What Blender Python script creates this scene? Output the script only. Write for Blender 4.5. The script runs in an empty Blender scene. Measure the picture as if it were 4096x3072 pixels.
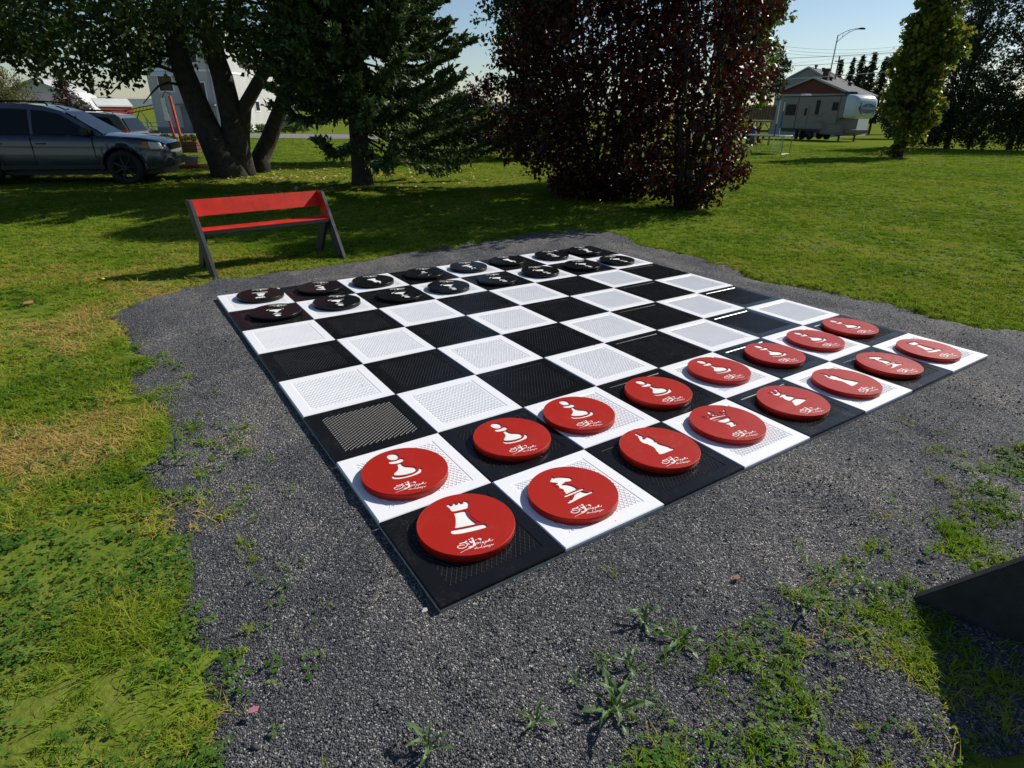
import bpy, bmesh, math, random
import numpy as np
from mathutils import Vector, Matrix

# ------------------------------------------------------------------ camera, sky, sun, exposure
SC = bpy.context.scene
COL = SC.collection
R = math.radians
random.seed(7)
RNG = np.random.default_rng(11)

cd = bpy.data.cameras.new("camera")
cam = bpy.data.objects.new("camera", cd)
COL.objects.link(cam)
SC.camera = cam
cd.sensor_fit = 'HORIZONTAL'
cd.sensor_width = 36.0
cd.lens = 36.0 * 593.378 / 1024.0
cd.clip_start = 0.05
cd.clip_end = 9000
PITCH, ROLL = -0.431808, 0.013256
fw = Vector((0, math.cos(PITCH), math.sin(PITCH)))
rt = Vector((1, 0, 0))
up = rt.cross(fw)
r2 = math.cos(ROLL) * rt + math.sin(ROLL) * up
u2 = -math.sin(ROLL) * rt + math.cos(ROLL) * up
mw = Matrix((r2, u2, -fw)).transposed().to_4x4()
mw.translation = Vector((0, 0, 1.69627))
cam.matrix_world = mw

SUN_DIR = Vector((0.82, 0.57, 0)).normalized()      # towards the sun, on the ground
SUN_EL = R(37)
world = bpy.data.worlds.new("World")
SC.world = world
world.use_nodes = True
wn = world.node_tree
bg = wn.nodes['Background']
sky = wn.nodes.new('ShaderNodeTexSky')
sky.sky_type = 'NISHITA'
sky.sun_disc = False
sky.sun_elevation = SUN_EL
sky.sun_rotation = math.atan2(SUN_DIR.x, SUN_DIR.y)
sky.air_density = 1.0
sky.dust_density = 0.3
sky.ozone_density = 3.0
wn.links.new(sky.outputs[0], bg.inputs[0])
bg.inputs[1].default_value = 0.085

sd = bpy.data.lights.new("sun", 'SUN')
sd.energy = 5.0
sd.angle = R(0.53)
sd.color = (1.0, 0.955, 0.88)
sun = bpy.data.objects.new("sun", sd)
COL.objects.link(sun)
sdir = Vector((SUN_DIR.x * math.cos(SUN_EL), SUN_DIR.y * math.cos(SUN_EL), math.sin(SUN_EL)))
sun.rotation_euler = sdir.to_track_quat('Z', 'Y').to_euler()
sun.location = sdir * 60

vs = SC.view_settings
vs.view_transform = 'Standard'
vs.look = 'None'
vs.exposure = 0.12
vs.gamma = 1.0
vs.use_curve_mapping = False
SC.cycles.max_bounces = 6
SC.cycles.transparent_max_bounces = 4

# ------------------------------------------------------------------ helpers
def vnoise(x, y, seed=0):
    x = np.asarray(x, float); y = np.asarray(y, float)
    xi = np.floor(x).astype(np.int64); yi = np.floor(y).astype(np.int64)
    fx = x - xi; fy = y - yi
    fx = fx * fx * (3 - 2 * fx); fy = fy * fy * (3 - 2 * fy)
    def h(a, b):
        n = (a * 374761393 + b * 668265263 + seed * 974634777) & 0x7fffffff
        n = ((n ^ (n >> 13)) * 1274126177) & 0x7fffffff
        return ((n ^ (n >> 16)) & 0xffff) / 65535.0
    return (h(xi, yi) * (1 - fx) + h(xi + 1, yi) * fx) * (1 - fy) + (h(xi, yi + 1) * (1 - fx) + h(xi + 1, yi + 1) * fx) * fy

def fbm(x, y, seed=0, o=3):
    s = 0; a = 0.5; t = 0
    for i in range(o):
        s = s + a * vnoise(x * 2 ** i + 17.3 * i, y * 2 ** i - 9.1 * i, seed + i); t += a; a *= 0.5
    return s / t

MATS = {}
def nd(nt, t, **kw):
    n = nt.nodes.new(t)
    for k, v in kw.items(): setattr(n, k, v)
    return n

def newmat(name):
    m = bpy.data.materials.new(name); m.use_nodes = True
    nt = m.node_tree
    b = nt.nodes['Principled BSDF']
    MATS[name] = m
    return m, nt, b

def ramp(nt, fac, stops):
    r = nd(nt, 'ShaderNodeValToRGB')
    e = r.color_ramp.elements
    while len(e) > 1: e.remove(e[0])
    e[0].position = stops[0][0]; e[0].color = (*stops[0][1], 1)
    for p, c in stops[1:]:
        k = e.new(p); k.color = (*c, 1)
    nt.links.new(fac, r.inputs[0])
    return r.outputs[0]

def noise(nt, scale, detail=4, rough=0.55, coord='Object', dist=0.0):
    tc = nd(nt, 'ShaderNodeTexCoord')
    n = nd(nt, 'ShaderNodeTexNoise')
    n.inputs['Scale'].default_value = scale
    n.inputs['Detail'].default_value = detail
    n.inputs['Roughness'].default_value = rough
    n.inputs['Distortion'].default_value = dist
    nt.links.new(tc.outputs[coord], n.inputs['Vector'])
    return n.outputs[0]

def bump(nt, b, h, strength=0.3, dist=0.01):
    k = nd(nt, 'ShaderNodeBump')
    k.inputs['Strength'].default_value = strength
    k.inputs['Distance'].default_value = dist
    nt.links.new(h, k.inputs['Height'])
    nt.links.new(k.outputs[0], b.inputs['Normal'])

def mat(name, col, rough=0.6, var=0.18, scale=6.0, bmp=0.0, metal=0.0, spec=0.5, coord='Object', bdist=0.01):
    """painted / worn surface: base colour with a little uneven wear"""
    if name in MATS: return MATS[name]
    m, nt, b = newmat(name)
    n = noise(nt, scale, 5, 0.6, coord)
    lo = tuple(max(0, c * (1 - var)) for c in col); hi = tuple(min(1, c * (1 + var)) for c in col)
    nt.links.new(ramp(nt, n, [(0.3, lo), (0.7, hi)]), b.inputs['Base Color'])
    b.inputs['Roughness'].default_value = rough
    b.inputs['Metallic'].default_value = metal
    b.inputs['Specular IOR Level'].default_value = spec
    if bmp:
        bump(nt, b, noise(nt, scale * 4, 4, 0.6, coord), bmp, bdist)
    return m

def glass(name, col=(0.01, 0.012, 0.014), rough=0.04):
    if name in MATS: return MATS[name]
    m, nt, b = newmat(name)
    b.inputs['Base Color'].default_value = (*col, 1)
    b.inputs['Roughness'].default_value = rough
    b.inputs['Specular IOR Level'].default_value = 0.22
    return m

def leafmat(name, stops, trans=0.3, tcol=None, rough=0.45, spec=0.4):
    m, nt, b = newmat(name)
    g = nd(nt, 'ShaderNodeNewGeometry')
    c = ramp(nt, g.outputs['Random Per Island'], stops)
    nt.links.new(c, b.inputs['Base Color'])
    b.inputs['Roughness'].default_value = rough
    b.inputs['Specular IOR Level'].default_value = spec
    t = nd(nt, 'ShaderNodeBsdfTranslucent')
    if tcol is None:
        nt.links.new(c, t.inputs['Color'])
    else:
        t.inputs['Color'].default_value = (*tcol, 1)
    mx = nd(nt, 'ShaderNodeMixShader'); mx.inputs[0].default_value = trans
    nt.links.new(b.outputs[0], mx.inputs[1]); nt.links.new(t.outputs[0], mx.inputs[2])
    nt.links.new(mx.outputs[0], nt.nodes['Material Output'].inputs[0])
    return m

def tag(o, label=None, cat=None, group=None, kind=None):
    if label: o['label'] = label
    if cat: o['category'] = cat
    if group: o['group'] = group
    if kind: o['kind'] = kind
    return o

def empty(name, loc=(0, 0, 0), rz=0.0, label=None, cat=None, group=None):
    o = bpy.data.objects.new(name, None)
    COL.objects.link(o)
    o.empty_display_size = 0.2
    o.location = loc; o.rotation_euler = (0, 0, rz)
    return tag(o, label, cat, group)

def link(name, me, parent=None, mats=()):
    for m in mats: me.materials.append(m)
    o = bpy.data.objects.new(name, me)
    COL.objects.link(o)
    if parent is not None: o.parent = parent
    return o

def npmesh(name, v, f, mats=(), parent=None, smooth=False, mi=None):
    """v (N,3), f list of (M,k) arrays"""
    v = np.asarray(v, np.float32)
    if isinstance(f, np.ndarray): f = [f]
    me = bpy.data.meshes.new(name)
    me.vertices.add(len(v)); me.vertices.foreach_set('co', v.ravel())
    loops = np.concatenate([a.ravel() for a in f]).astype(np.int32)
    tot = np.concatenate([np.full(len(a), a.shape[1], np.int32) for a in f])
    st = np.concatenate([[0], np.cumsum(tot)[:-1]]).astype(np.int32)
    me.loops.add(len(loops)); me.loops.foreach_set('vertex_index', loops)
    me.polygons.add(len(tot)); me.polygons.foreach_set('loop_start', st)
    me.polygons.foreach_set('loop_total', tot)
    if mi is not None: me.polygons.foreach_set('material_index', np.asarray(mi, np.int32))
    if smooth: me.polygons.foreach_set('use_smooth', np.ones(len(tot), bool))
    me.update(calc_edges=True)
    me.validate()
    return link(name, me, parent, mats)

class MB:
    """collects shapes for ONE mesh object"""
    def __init__(s): s.v = []; s.f = []; s.m = []
    def add(s, v, f, m=0):
        o = len(s.v); s.v += [tuple(p) for p in v]
        s.f += [tuple(i + o for i in q) for q in f]; s.m += [m] * len(f); return s
    def box(s, x0, x1, y0, y1, z0, z1, m=0):
        return s.add([(x0, y0, z0), (x1, y0, z0), (x1, y1, z0), (x0, y1, z0), (x0, y0, z1), (x1, y0, z1), (x1, y1, z1), (x0, y1, z1)],
                     [(0, 3, 2, 1), (4, 5, 6, 7), (0, 1, 5, 4), (1, 2, 6, 5), (2, 3, 7, 6), (3, 0, 4, 7)], m)
    def prism(s, poly, a, b, axis='y', m=0):
        """poly in the two other axes, extruded from a to b along axis"""
        n = len(poly)
        def P(p, t):
            return {'x': (t, p[0], p[1]), 'y': (p[0], t, p[1]), 'z': (p[0], p[1], t)}[axis]
        v = [P(p, a) for p in poly] + [P(p, b) for p in poly]
        f = [tuple(range(n)), tuple(range(2 * n - 1, n - 1, -1))] + [(i, i + n, (i + 1) % n + n, (i + 1) % n) for i in range(n)]
        return s.add(v, f, m)
    def tube(s, pts, rad, n=8, m=0, cap=True):
        pts = [Vector(p) for p in pts]
        if not hasattr(rad, '__len__'): rad = [rad] * len(pts)
        v = []; f = []; ref = None
        for i, p in enumerate(pts):
            d = (pts[min(i + 1, len(pts) - 1)] - pts[max(i - 1, 0)]).normalized()
            if ref is None:
                ref = Vector((0, 0, 1)) if abs(d.z) < 0.9 else Vector((1, 0, 0))
            a = d.cross(ref).normalized(); b = a.cross(d); ref = b
            for k in range(n):
                t = 2 * math.pi * k / n
                v.append(p + (a * math.cos(t) + b * math.sin(t)) * rad[i])
        for i in range(len(pts) - 1):
            for k in range(n):
                f.append((i * n + k, i * n + (k + 1) % n, (i + 1) * n + (k + 1) % n, (i + 1) * n + k))
        if cap:
            f.append(tuple(range(n - 1, -1, -1))); f.append(tuple(range((len(pts) - 1) * n, len(pts) * n)))
        return s.add(v, f, m)
    def lathe(s, prof, n=24, c=(0, 0, 0), axis='z', m=0, caps=True):
        v = []; f = []
        for r, z in prof:
            for k in range(n):
                t = 2 * math.pi * k / n
                p = (r * math.cos(t), r * math.sin(t), z)
                if axis == 'y': p = (p[0], z, p[1])
                if axis == 'x': p = (z, p[0], p[1])
                v.append((p[0] + c[0], p[1] + c[1], p[2] + c[2]))
        for i in range(len(prof) - 1):
            for k in range(n):
                f.append((i * n + k, i * n + (k + 1) % n, (i + 1) * n + (k + 1) % n, (i + 1) * n + k))
        if caps:
            f.append(tuple(range(n - 1, -1, -1))); f.append(tuple(range((len(prof) - 1) * n, len(prof) * n)))
        return s.add(v, f, m)
    def build(s, name, mats, parent=None, smooth=False, bevel=0.0):
        if not isinstance(mats, (list, tuple)): mats = [mats]
        me = bpy.data.meshes.new(name)
        me.from_pydata(s.v, [], s.f)
        bm = bmesh.new(); bm.from_mesh(me)
        for fc, k in zip(bm.faces, s.m): fc.material_index = k; fc.smooth = smooth
        bmesh.ops.recalc_face_normals(bm, faces=bm.faces)
        if bevel:
            es = [e for e in bm.edges if len(e.link_faces) == 2 and e.calc_face_angle(0) > 0.6]
            bmesh.ops.bevel(bm, geom=es, offset=bevel, segments=2, affect='EDGES', clamp_overlap=True)
        bm.to_mesh(me); bm.free()
        return link(name, me, parent, mats)

def copy_tree(o, parent=None):
    c = o.copy(); COL.objects.link(c); c.parent = parent
    for ch in list(o.children): copy_tree(ch, c)
    return c

def zt(y):
    return -0.03 - 0.0135 * np.clip(np.minimum(y, 90) - 18, 0, None)
def ztf(y): return float(zt(np.array([float(y)]))[0])

# ------------------------------------------------------------------ ground, gravel, road, hills
YAW = 0.5888
CY, SY = math.cos(YAW), math.sin(YAW)
T = 0.6
BO = np.array([-0.2605, 1.6706])                     # near corner of the board
def b2w(bx, by):
    return (BO[0] + (bx * CY - by * SY) * T, BO[1] + (bx * SY + by * CY) * T)

GRAVEL = np.array( [(-3.53, 5.0), (-3.6, 5.72), (-3.24, 6.37), (-2.28, 7.06), (-1.54, 7.6), (-0.41, 8.72), (0.28, 9.3), (1.04, 9.67), (1.54, 9.59), (1.89, 8.38), (2.39, 7.83), (2.86, 6.68), (3.44, 6.23), (3.86, 5.67), (4.21, 5.19), (4.48, 4.93), (4.86, 4.43), (3.7, 3.37), (3.07, 3.08), (2.61, 2.79), (2.38, 2.41), (1.9, 2.19), (1.55, 1.94), (1.07, 1.53), (0.77, 1.38), (0.5, 1.18), (0.39, 1.02), (0.24, 0.82), (-0.67, 0.81), (-0.75, 1.08), (-0.85, 1.32), (-1.24, 1.78), (-1.54, 2.18), (-1.86, 2.68), (-1.81, 2.93), (-2.33, 3.39), (-2.78, 4.07)])
# lower right the stones run on thinly under the weeds
GRAVEL2 = GRAVEL.copy()
lr_ = (GRAVEL[:, 0] > .2) & (GRAVEL[:, 1] < 3.2)
GRAVEL2[lr_] += np.array([.42, -.34])
def sdist(P, poly):
    """signed distance to a polygon, positive inside"""
    P = np.asarray(P, float); d = np.full(len(P), 1e9); ins = np.zeros(len(P), bool)
    n = len(poly)
    for i in range(n):
        a = poly[i]; b = poly[(i + 1) % n]; e = b - a
        t = np.clip(((P - a) @ e) / (e @ e), 0, 1)
        q = P - (a + t[:, None] * e)
        d = np.minimum(d, np.hypot(q[:, 0], q[:, 1]))
        c = (a[1] > P[:, 1]) != (b[1] > P[:, 1])
        xx = a[0] + (P[:, 1] - a[1]) / (e[1] if abs(e[1]) > 1e-9 else 1e-9) * e[0]
        ins ^= c & (P[:, 0] < xx)
    return np.where(ins, d, -d)
def gd(x, y):
    P = np.c_[x, y]
    return sdist(P, GRAVEL) + (fbm(x * 3.1, y * 3.1, 5, 3) - 0.5) * 0.26 + (vnoise(x * 14, y * 14, 9) - 0.5) * 0.09
def gd2(x, y):
    P = np.c_[x, y]
    return sdist(P, GRAVEL2) + (fbm(x * 3.1, y * 3.1, 5, 3) - 0.5) * 0.26 + (vnoise(x * 14, y * 14, 9) - 0.5) * 0.09
def sst(x, a, b):
    t = np.clip((x - a) / (b - a), 0, 1); return t * t * (3 - 2 * t)

def axis(fine0, fine1, step, lim0, lim1, g=1.13):
    a = list(np.arange(fine0, fine1 + 1e-6, step))
    s = step; v = a[-1]
    while v < lim1: s *= g; v += s; a.append(v)
    s = step; v = a[0]; pre = []
    while v > lim0: s *= g; v -= s; pre.append(v)
    return np.array(pre[::-1] + a)
def sheet(name, xs, ys, zf, mats, keep=None, smooth=True):
    X, Y = np.meshgrid(xs, ys); x = X.ravel(); y = Y.ravel()
    z = zf(x, y)
    nx, ny = len(xs), len(ys)
    i = np.arange(nx * ny).reshape(ny, nx)
    f = np.stack([i[:-1, :-1], i[:-1, 1:], i[1:, 1:], i[1:, :-1]], -1).reshape(-1, 4)
    v = np.c_[x, y, z]
    if keep is not None:
        k = keep(x, y); f = f[k[f].any(1)]
        used = np.unique(f); mp = np.zeros(len(v), int); mp[used] = np.arange(len(used)); v = v[used]; f = mp[f]
    return npmesh(name, v, f, mats, smooth=smooth)

# lawn soil under the blades: green with drier and browner patches
m_lawn, nt, b = newmat('lawn_ground')
n1 = noise(nt, 0.55, 5, 0.6); n2 = noise(nt, 9.0, 6, 0.7); n3 = noise(nt, 60, 3, 0.7)
mxa = nd(nt, 'ShaderNodeMix', data_type='RGBA'); mxa.inputs[0].default_value = 0.5
c1 = ramp(nt, n1, [(0.32, (0.12, 0.175, 0.02)), (0.5, (0.16, 0.215, 0.025)), (0.68, (0.215, 0.215, 0.045))])
c2 = ramp(nt, n2, [(0.3, (0.05, 0.07, 0.012)), (0.55, (0.13, 0.175, 0.025)), (0.75, (0.25, 0.22, 0.08))])
nt.links.new(c1, mxa.inputs[6]); nt.links.new(c2, mxa.inputs[7])
mxb = nd(nt, 'ShaderNodeMix', data_type='RGBA', blend_type='MULTIPLY'); mxb.inputs[0].default_value = 0.6
nt.links.new(mxa.outputs[2], mxb.inputs[6])
nt.links.new(ramp(nt, n3, [(0.3, (0.45, 0.45, 0.4)), (0.6, (1, 1, 1))]), mxb.inputs[7])
nt.links.new(mxb.outputs[2], b.inputs['Base Color'])
b.inputs['Roughness'].default_value = 0.95; b.inputs['Specular IOR Level'].default_value = 0.0
bump(nt, b, n2, 0.5, 0.03)

def zlawn(x, y):
    z = zt(y) + (fbm(x * 0.5, y * 0.5, 3, 3) - 0.5) * 0.05 * sst(np.hypot(x, y), 0.5, 4)
    near = (np.abs(x) < 8) & (y > -3) & (y < 14)
    d = np.full(len(x), -9.0)
    d[near] = gd2(x[near], y[near])
    return z - 0.07 * sst(d, -0.06, 0.12)
# the road's bed and the field beyond
def zlawn2(x, y):
    z = zlawn(x, y)
    c = y - (0.10 * (x + 20) + 57)
    w = (x < 8) & (x > -140)
    return z - np.where(w & (np.abs(c) < 8.0), 0.12, 0)
lawn = sheet('lawn', axis(-5.5, 5.5, 0.10, -3500, 3500), axis(0.2, 11, 0.10, -60, 4500), zlawn2, [m_lawn])
tag(lawn, 'mown lawn with green and dry patches', None, None, 'structure')

# road strip on the left, with its centre line
m_asph = mat('asphalt', (0.17, 0.165, 0.16), 0.9, 0.15, 3, 0.2)
def strip(name, o0, o1, x0, x1, dz, m):
    xs = np.linspace(x0, x1, 40); v = []; f = []
    for x in xs:
        yc = 0.10 * (x + 20) + 57
        for o in (o0, o1): v.append((x, yc + o, ztf(yc + o) + dz))
    for i in range(len(xs) - 1): f.append((2 * i, 2 * i + 2, 2 * i + 3, 2 * i + 1))
    return npmesh(name, np.array(v), np.array(f), [m])
tag(strip('road', -5.2, 5.2, -140, 8, 0.02, m_asph), None, None, None, 'structure')
tag(strip('road_shoulder', -7.5, -5.2, -140, 8, 0.005, mat('shoulder_gravel', (0.24, 0.22, 0.19), 0.95, 0.2, 6)), None, None, None, 'structure')
tag(strip('road_marking', -0.12, 0.10, -140, 8, 0.028, mat('yellow_paint', (0.6, 0.4, 0.08), 0.7)), None, None, None, 'structure')
tag(strip('road_edge_line', -4.9, -4.72, -140, 8, 0.028, mat('white_line', (0.7, 0.7, 0.68), 0.7)), None, None, None, 'structure')

# far hills
m_hill, nt, b = newmat('hazy_hill_forest')
nt.links.new(ramp(nt, noise(nt, 0.012, 6, 0.6), [(0.35, (0.05, 0.085, 0.10)), (0.65, (0.10, 0.14, 0.14))]), b.inputs['Base Color'])  # blue of distance haze painted into the forest colour
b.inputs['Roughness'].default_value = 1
xs = np.linspace(-3200, 2600, 120); prof = 8 + 40 * fbm(xs / 500, xs * 0, 4, 4)
hv = []; hf = []
for k, (dy, s) in enumerate([(0, 0), (250, 0.75), (500, 1.0), (900, 0.5), (1300, 0)]):
    for x, h in zip(xs, prof): hv.append((x, 2600 + dy + 60 * math.sin(x / 300), -1.2 + h * s * (0.75 + 0.5 * float(vnoise(x / 130, k + .5, 8)))))
nx = len(xs)
for k in range(4):
    for i in range(nx - 1): hf.append((k * nx + i, k * nx + i + 1, (k + 1) * nx + i + 1, (k + 1) * nx + i))
tag(npmesh('hills', np.array(hv), np.array(hf), [m_hill], smooth=True), None, None, None, 'structure')

# gravel pad
m_grav, nt, b = newmat('gravel')
tc = nd(nt, 'ShaderNodeTexCoord')
def vor(scale):
    k = nd(nt, 'ShaderNodeTexVoronoi'); k.inputs['Scale'].default_value = scale
    nt.links.new(tc.outputs['Object'], k.inputs['Vector']); return k
va = vor(165); vb = vor(75)
sepa = nd(nt, 'ShaderNodeSeparateColor'); nt.links.new(va.outputs['Color'], sepa.inputs[0])
ca = ramp(nt, sepa.outputs[0], [(0.0, (0.038, 0.038, 0.042)), (0.5, (0.082, 0.082, 0.087)), (0.85, (0.15, 0.148, 0.148)), (0.98, (0.35, 0.34, 0.32))])
dirt = ramp(nt, noise(nt, 1.1, 6, 0.68, dist=0.6), [(0.36, (.85, .86, .9)), (0.5, (1.2, 1.19, 1.17)), (0.62, (1.75, 1.66, 1.5)), (0.74, (1.9, 1.6, 1.2))])
mx = nd(nt, 'ShaderNodeMix', data_type='RGBA', blend_type='MULTIPLY'); mx.inputs[0].default_value = 1
nt.links.new(ca, mx.inputs[6]); nt.links.new(dirt, mx.inputs[7])
nt.links.new(mx.outputs[2], b.inputs['Base Color'])
b.inputs['Roughness'].default_value = 0.85; b.inputs['Specular IOR Level'].default_value = 0.2
ad = nd(nt, 'ShaderNodeMath', operation='ADD'); nt.links.new(va.outputs['Distance'], ad.inputs[0]); nt.links.new(vb.outputs['Distance'], ad.inputs[1])
iv = nd(nt, 'ShaderNodeMath', operation='MULTIPLY'); iv.inputs[1].default_value = -1; nt.links.new(ad.outputs[0], iv.inputs[0])
bump(nt, b, iv.outputs[0], 0.9, 0.012)

def inboard(x, y, mrg=0.0):
    dx = (x - BO[0]) / T; dy = (y - BO[1]) / T
    bx = dx * CY + dy * SY; by = -dx * SY + dy * CY
    return np.minimum(np.minimum(bx, 8 - bx), np.minimum(by, 8 - by)) * T + mrg
def zgrav(x, y):
    d = gd2(x, y)
    rel = sst(-inboard(x, y), -0.02, 0.25)
    ru = (fbm(x * 2.2, y * 2.2, 21, 4) - 0.5) * 0.05 + (vnoise(x * 9, y * 9, 31) - 0.5) * 0.014 + (vnoise(x * 22, y * 22, 33) - 0.5) * 0.008
    st = np.sin((x * 0.75 + y * 0.66) * 9 + 3 * vnoise(x * 1.5, y * 1.5, 41)) * 0.012 * sst(x - 1.2, 0, .8)
    return -0.034 + (ru + st) * rel - 0.05 * sst(-d, -0.03, 0.14)
gx = np.arange(-4.1, 5.2, 0.035); gy = np.arange(0.3, 10.1, 0.035)
grav = sheet('gravel_pad', gx, gy, zgrav, [m_grav], keep=lambda x, y: gd2(x, y) > -0.3)
tag(grav, 'dark grey crushed gravel bed around the chessboard', None, None, 'structure')

# ------------------------------------------------------------------ scattered small stuff (geometry-node instancing inside one object)
def scatter(name, pts, scl, rot, kind, tint, variants, mats):
    """variants: list of (verts, faces, matidx); the object carries its own source shapes"""
    V = []; F3 = []; MI = []; K = []
    off = 0
    for i, (v, f, m) in enumerate(variants):
        v = np.asarray(v, float); V.append(v); K.append(np.full(len(v), i))
        F3.append(np.asarray(f) + off); MI.append(np.full(len(f), m)); off += len(v)
    nb = off
    V.append(pts); K.append(100 + kind)
    V = np.concatenate(V); K = np.concatenate(K).astype(np.int32)
    o = npmesh(name, V, np.concatenate(F3), mats, mi=np.concatenate(MI))
    me = o.data
    n = len(V)
    def attr(nm, typ, arr, key):
        a = me.attributes.new(nm, typ, 'POINT'); a.data.foreach_set(key, np.ascontiguousarray(arr).ravel())
    attr('k', 'INT', K, 'value')
    s = np.ones((n, 3), np.float32); s[nb:] = scl
    r = np.zeros((n, 3), np.float32); r[nb:] = rot
    t = np.zeros(n, np.float32); t[nb:] = tint
    attr('s', 'FLOAT_VECTOR', s, 'vector'); attr('r', 'FLOAT_VECTOR', r, 'vector'); attr('tint', 'FLOAT', t, 'value')
    ng = bpy.data.node_groups.new(name, 'GeometryNodeTree')
    ng.interface.new_socket('Geometry', in_out='INPUT', socket_type='NodeSocketGeometry')
    ng.interface.new_socket('Geometry', in_out='OUTPUT', socket_type='NodeSocketGeometry')
    gi = ng.nodes.new('NodeGroupInput'); go = ng.nodes.new('NodeGroupOutput')
    jn = ng.nodes.new('GeometryNodeJoinGeometry')
    def named(nm, t):
        a = ng.nodes.new('GeometryNodeInputNamedAttribute'); a.data_type = t; a.inputs[0].default_value = nm
        return [q for q in a.outputs if q.enabled and q.name == 'Attribute'][0]
    ka = named('k', 'INT'); sa = named('s', 'FLOAT_VECTOR'); ra = named('r', 'FLOAT_VECTOR')
    def sep(val):
        c = ng.nodes.new('FunctionNodeCompare'); c.data_type = 'INT'; c.operation = 'EQUAL'
        ii = [q for q in c.inputs if q.enabled and q.type == 'INT']
        ng.links.new(ka, ii[0]); ii[1].default_value = val
        g = ng.nodes.new('GeometryNodeSeparateGeometry'); g.domain = 'POINT'
        ng.links.new(gi.outputs[0], g.inputs[0]); ng.links.new(c.outputs[0], g.inputs[1])
        return g.outputs[0]
    for i in range(len(variants)):
        p = ng.nodes.new('GeometryNodeInstanceOnPoints')
        ng.links.new(sep(100 + i), p.inputs['Points']); ng.links.new(sep(i), p.inputs['Instance'])
        ng.links.new(ra, p.inputs['Rotation']); ng.links.new(sa, p.inputs['Scale'])
        ng.links.new(p.outputs[0], jn.inputs[0])
    ng.links.new(jn.outputs[0], go.inputs[0])
    md = o.modifiers.new('scatter', 'NODES'); md.node_group = ng
    return o

def tintmat(name, stops, rough=0.6, trans=0.25, island=0.35, spec=0.3, upn=0.0):
    m, nt, b = newmat(name)
    a = nd(nt, 'ShaderNodeAttribute', attribute_type='INSTANCER', attribute_name='tint')
    g = nd(nt, 'ShaderNodeNewGeometry')
    mr = nd(nt, 'ShaderNodeMath', operation='MULTIPLY_ADD'); mr.inputs[1].default_value = island; mr.inputs[2].default_value = -island / 2
    nt.links.new(g.outputs['Random Per Island'], mr.inputs[0])
    s = nd(nt, 'ShaderNodeMath', operation='ADD', use_clamp=True)
    nt.links.new(a.outputs['Fac'], s.inputs[0]); nt.links.new(mr.outputs[0], s.inputs[1])
    c = ramp(nt, s.outputs[0], stops)
    nt.links.new(c, b.inputs['Base Color']); b.inputs['Roughness'].default_value = rough
    b.inputs['Specular IOR Level'].default_value = spec
    if upn:   # thin soft blades: shade them mostly like the turf surface they make up
        vm = nd(nt, 'ShaderNodeMix', data_type='VECTOR'); vm.inputs[0].default_value = upn
        nt.links.new(g.outputs['Normal'], vm.inputs[4]); vm.inputs[5].default_value = (0, 0, 1)
        nz = nd(nt, 'ShaderNodeVectorMath', operation='NORMALIZE'); nt.links.new(vm.outputs[1], nz.inputs[0])
        nt.links.new(nz.outputs[0], b.inputs['Normal'])
    if trans:
        t = nd(nt, 'ShaderNodeBsdfTranslucent'); nt.links.new(c, t.inputs[0])
        mx = nd(nt, 'ShaderNodeMixShader'); mx.inputs[0].default_value = trans
        nt.links.new(b.outputs[0], mx.inputs[1]); nt.links.new(t.outputs[0], mx.inputs[2])
        nt.links.new(mx.outputs[0], nt.nodes['Material Output'].inputs[0])
    return m

def blade_tuft(n, rad, h, w, lean, seed):
    rg = np.random.default_rng(seed); v = []; f = []
    for i in range(n):
        a = rg.uniform(0, 2 * math.pi); r = rad * math.sqrt(rg.uniform()); bx, by = r * math.cos(a), r * math.sin(a)
        d = rg.uniform(0, 2 * math.pi); hh = h * rg.uniform(0.6, 1.2); L = lean * rg.uniform(0.4, 1.4) * hh
        px, py = -math.sin(d) * w / 2, math.cos(d) * w / 2
        o = len(v)
        for t, ww, q in ((0, 1, 0), (0.55, 0.85, 0.35), (1, 0.08, 1.0)):
            cx, cy, cz = bx + math.cos(d) * L * q, by + math.sin(d) * L * q, hh * (t - 0.25 * lean * t * t)
            v += [(cx - px * ww, cy - py * ww, cz), (cx + px * ww, cy + py * ww, cz)]
        f += [(o, o + 1, o + 3, o + 2), (o + 2, o + 3, o + 5, o + 4)]
    return v, f
def clover_tuft(n, rad, h, ls, seed):
    rg = np.random.default_rng(seed); v = []; f = []
    for i in range(n):
        a = rg.uniform(0, 2 * math.pi); r = rad * math.sqrt(rg.uniform()); bx, by = r * math.cos(a), r * math.sin(a)
        hh = h * rg.uniform(0.5, 1.1); r0 = rg.uniform(0, 6.28); s = ls * rg.uniform(0.7, 1.2)
        tx, ty = rg.uniform(-.4, .4), rg.uniform(-.4, .4)
        for k in range(3):
            t = r0 + k * 2.094; o = len(v)
            for q, wd in ((0, 0.0), (0.55, -0.52), (1.0, -0.25), (1.0, 0.25), (0.55, 0.52)):
                lx = math.cos(t) * q * s - math.sin(t) * wd * s; ly = math.sin(t) * q * s + math.cos(t) * wd * s
                v.append((bx + lx, by + ly, hh + lx * tx + ly * ty + 0.1 * s * abs(wd)))
            m = len(v); v.append(tuple((np.array(v[o + 2]) + np.array(v[o + 3])) / 2))
            f += [(o, o + 1, o + 2, m), (o, m, o + 3, o + 4)]
    return v, f

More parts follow.
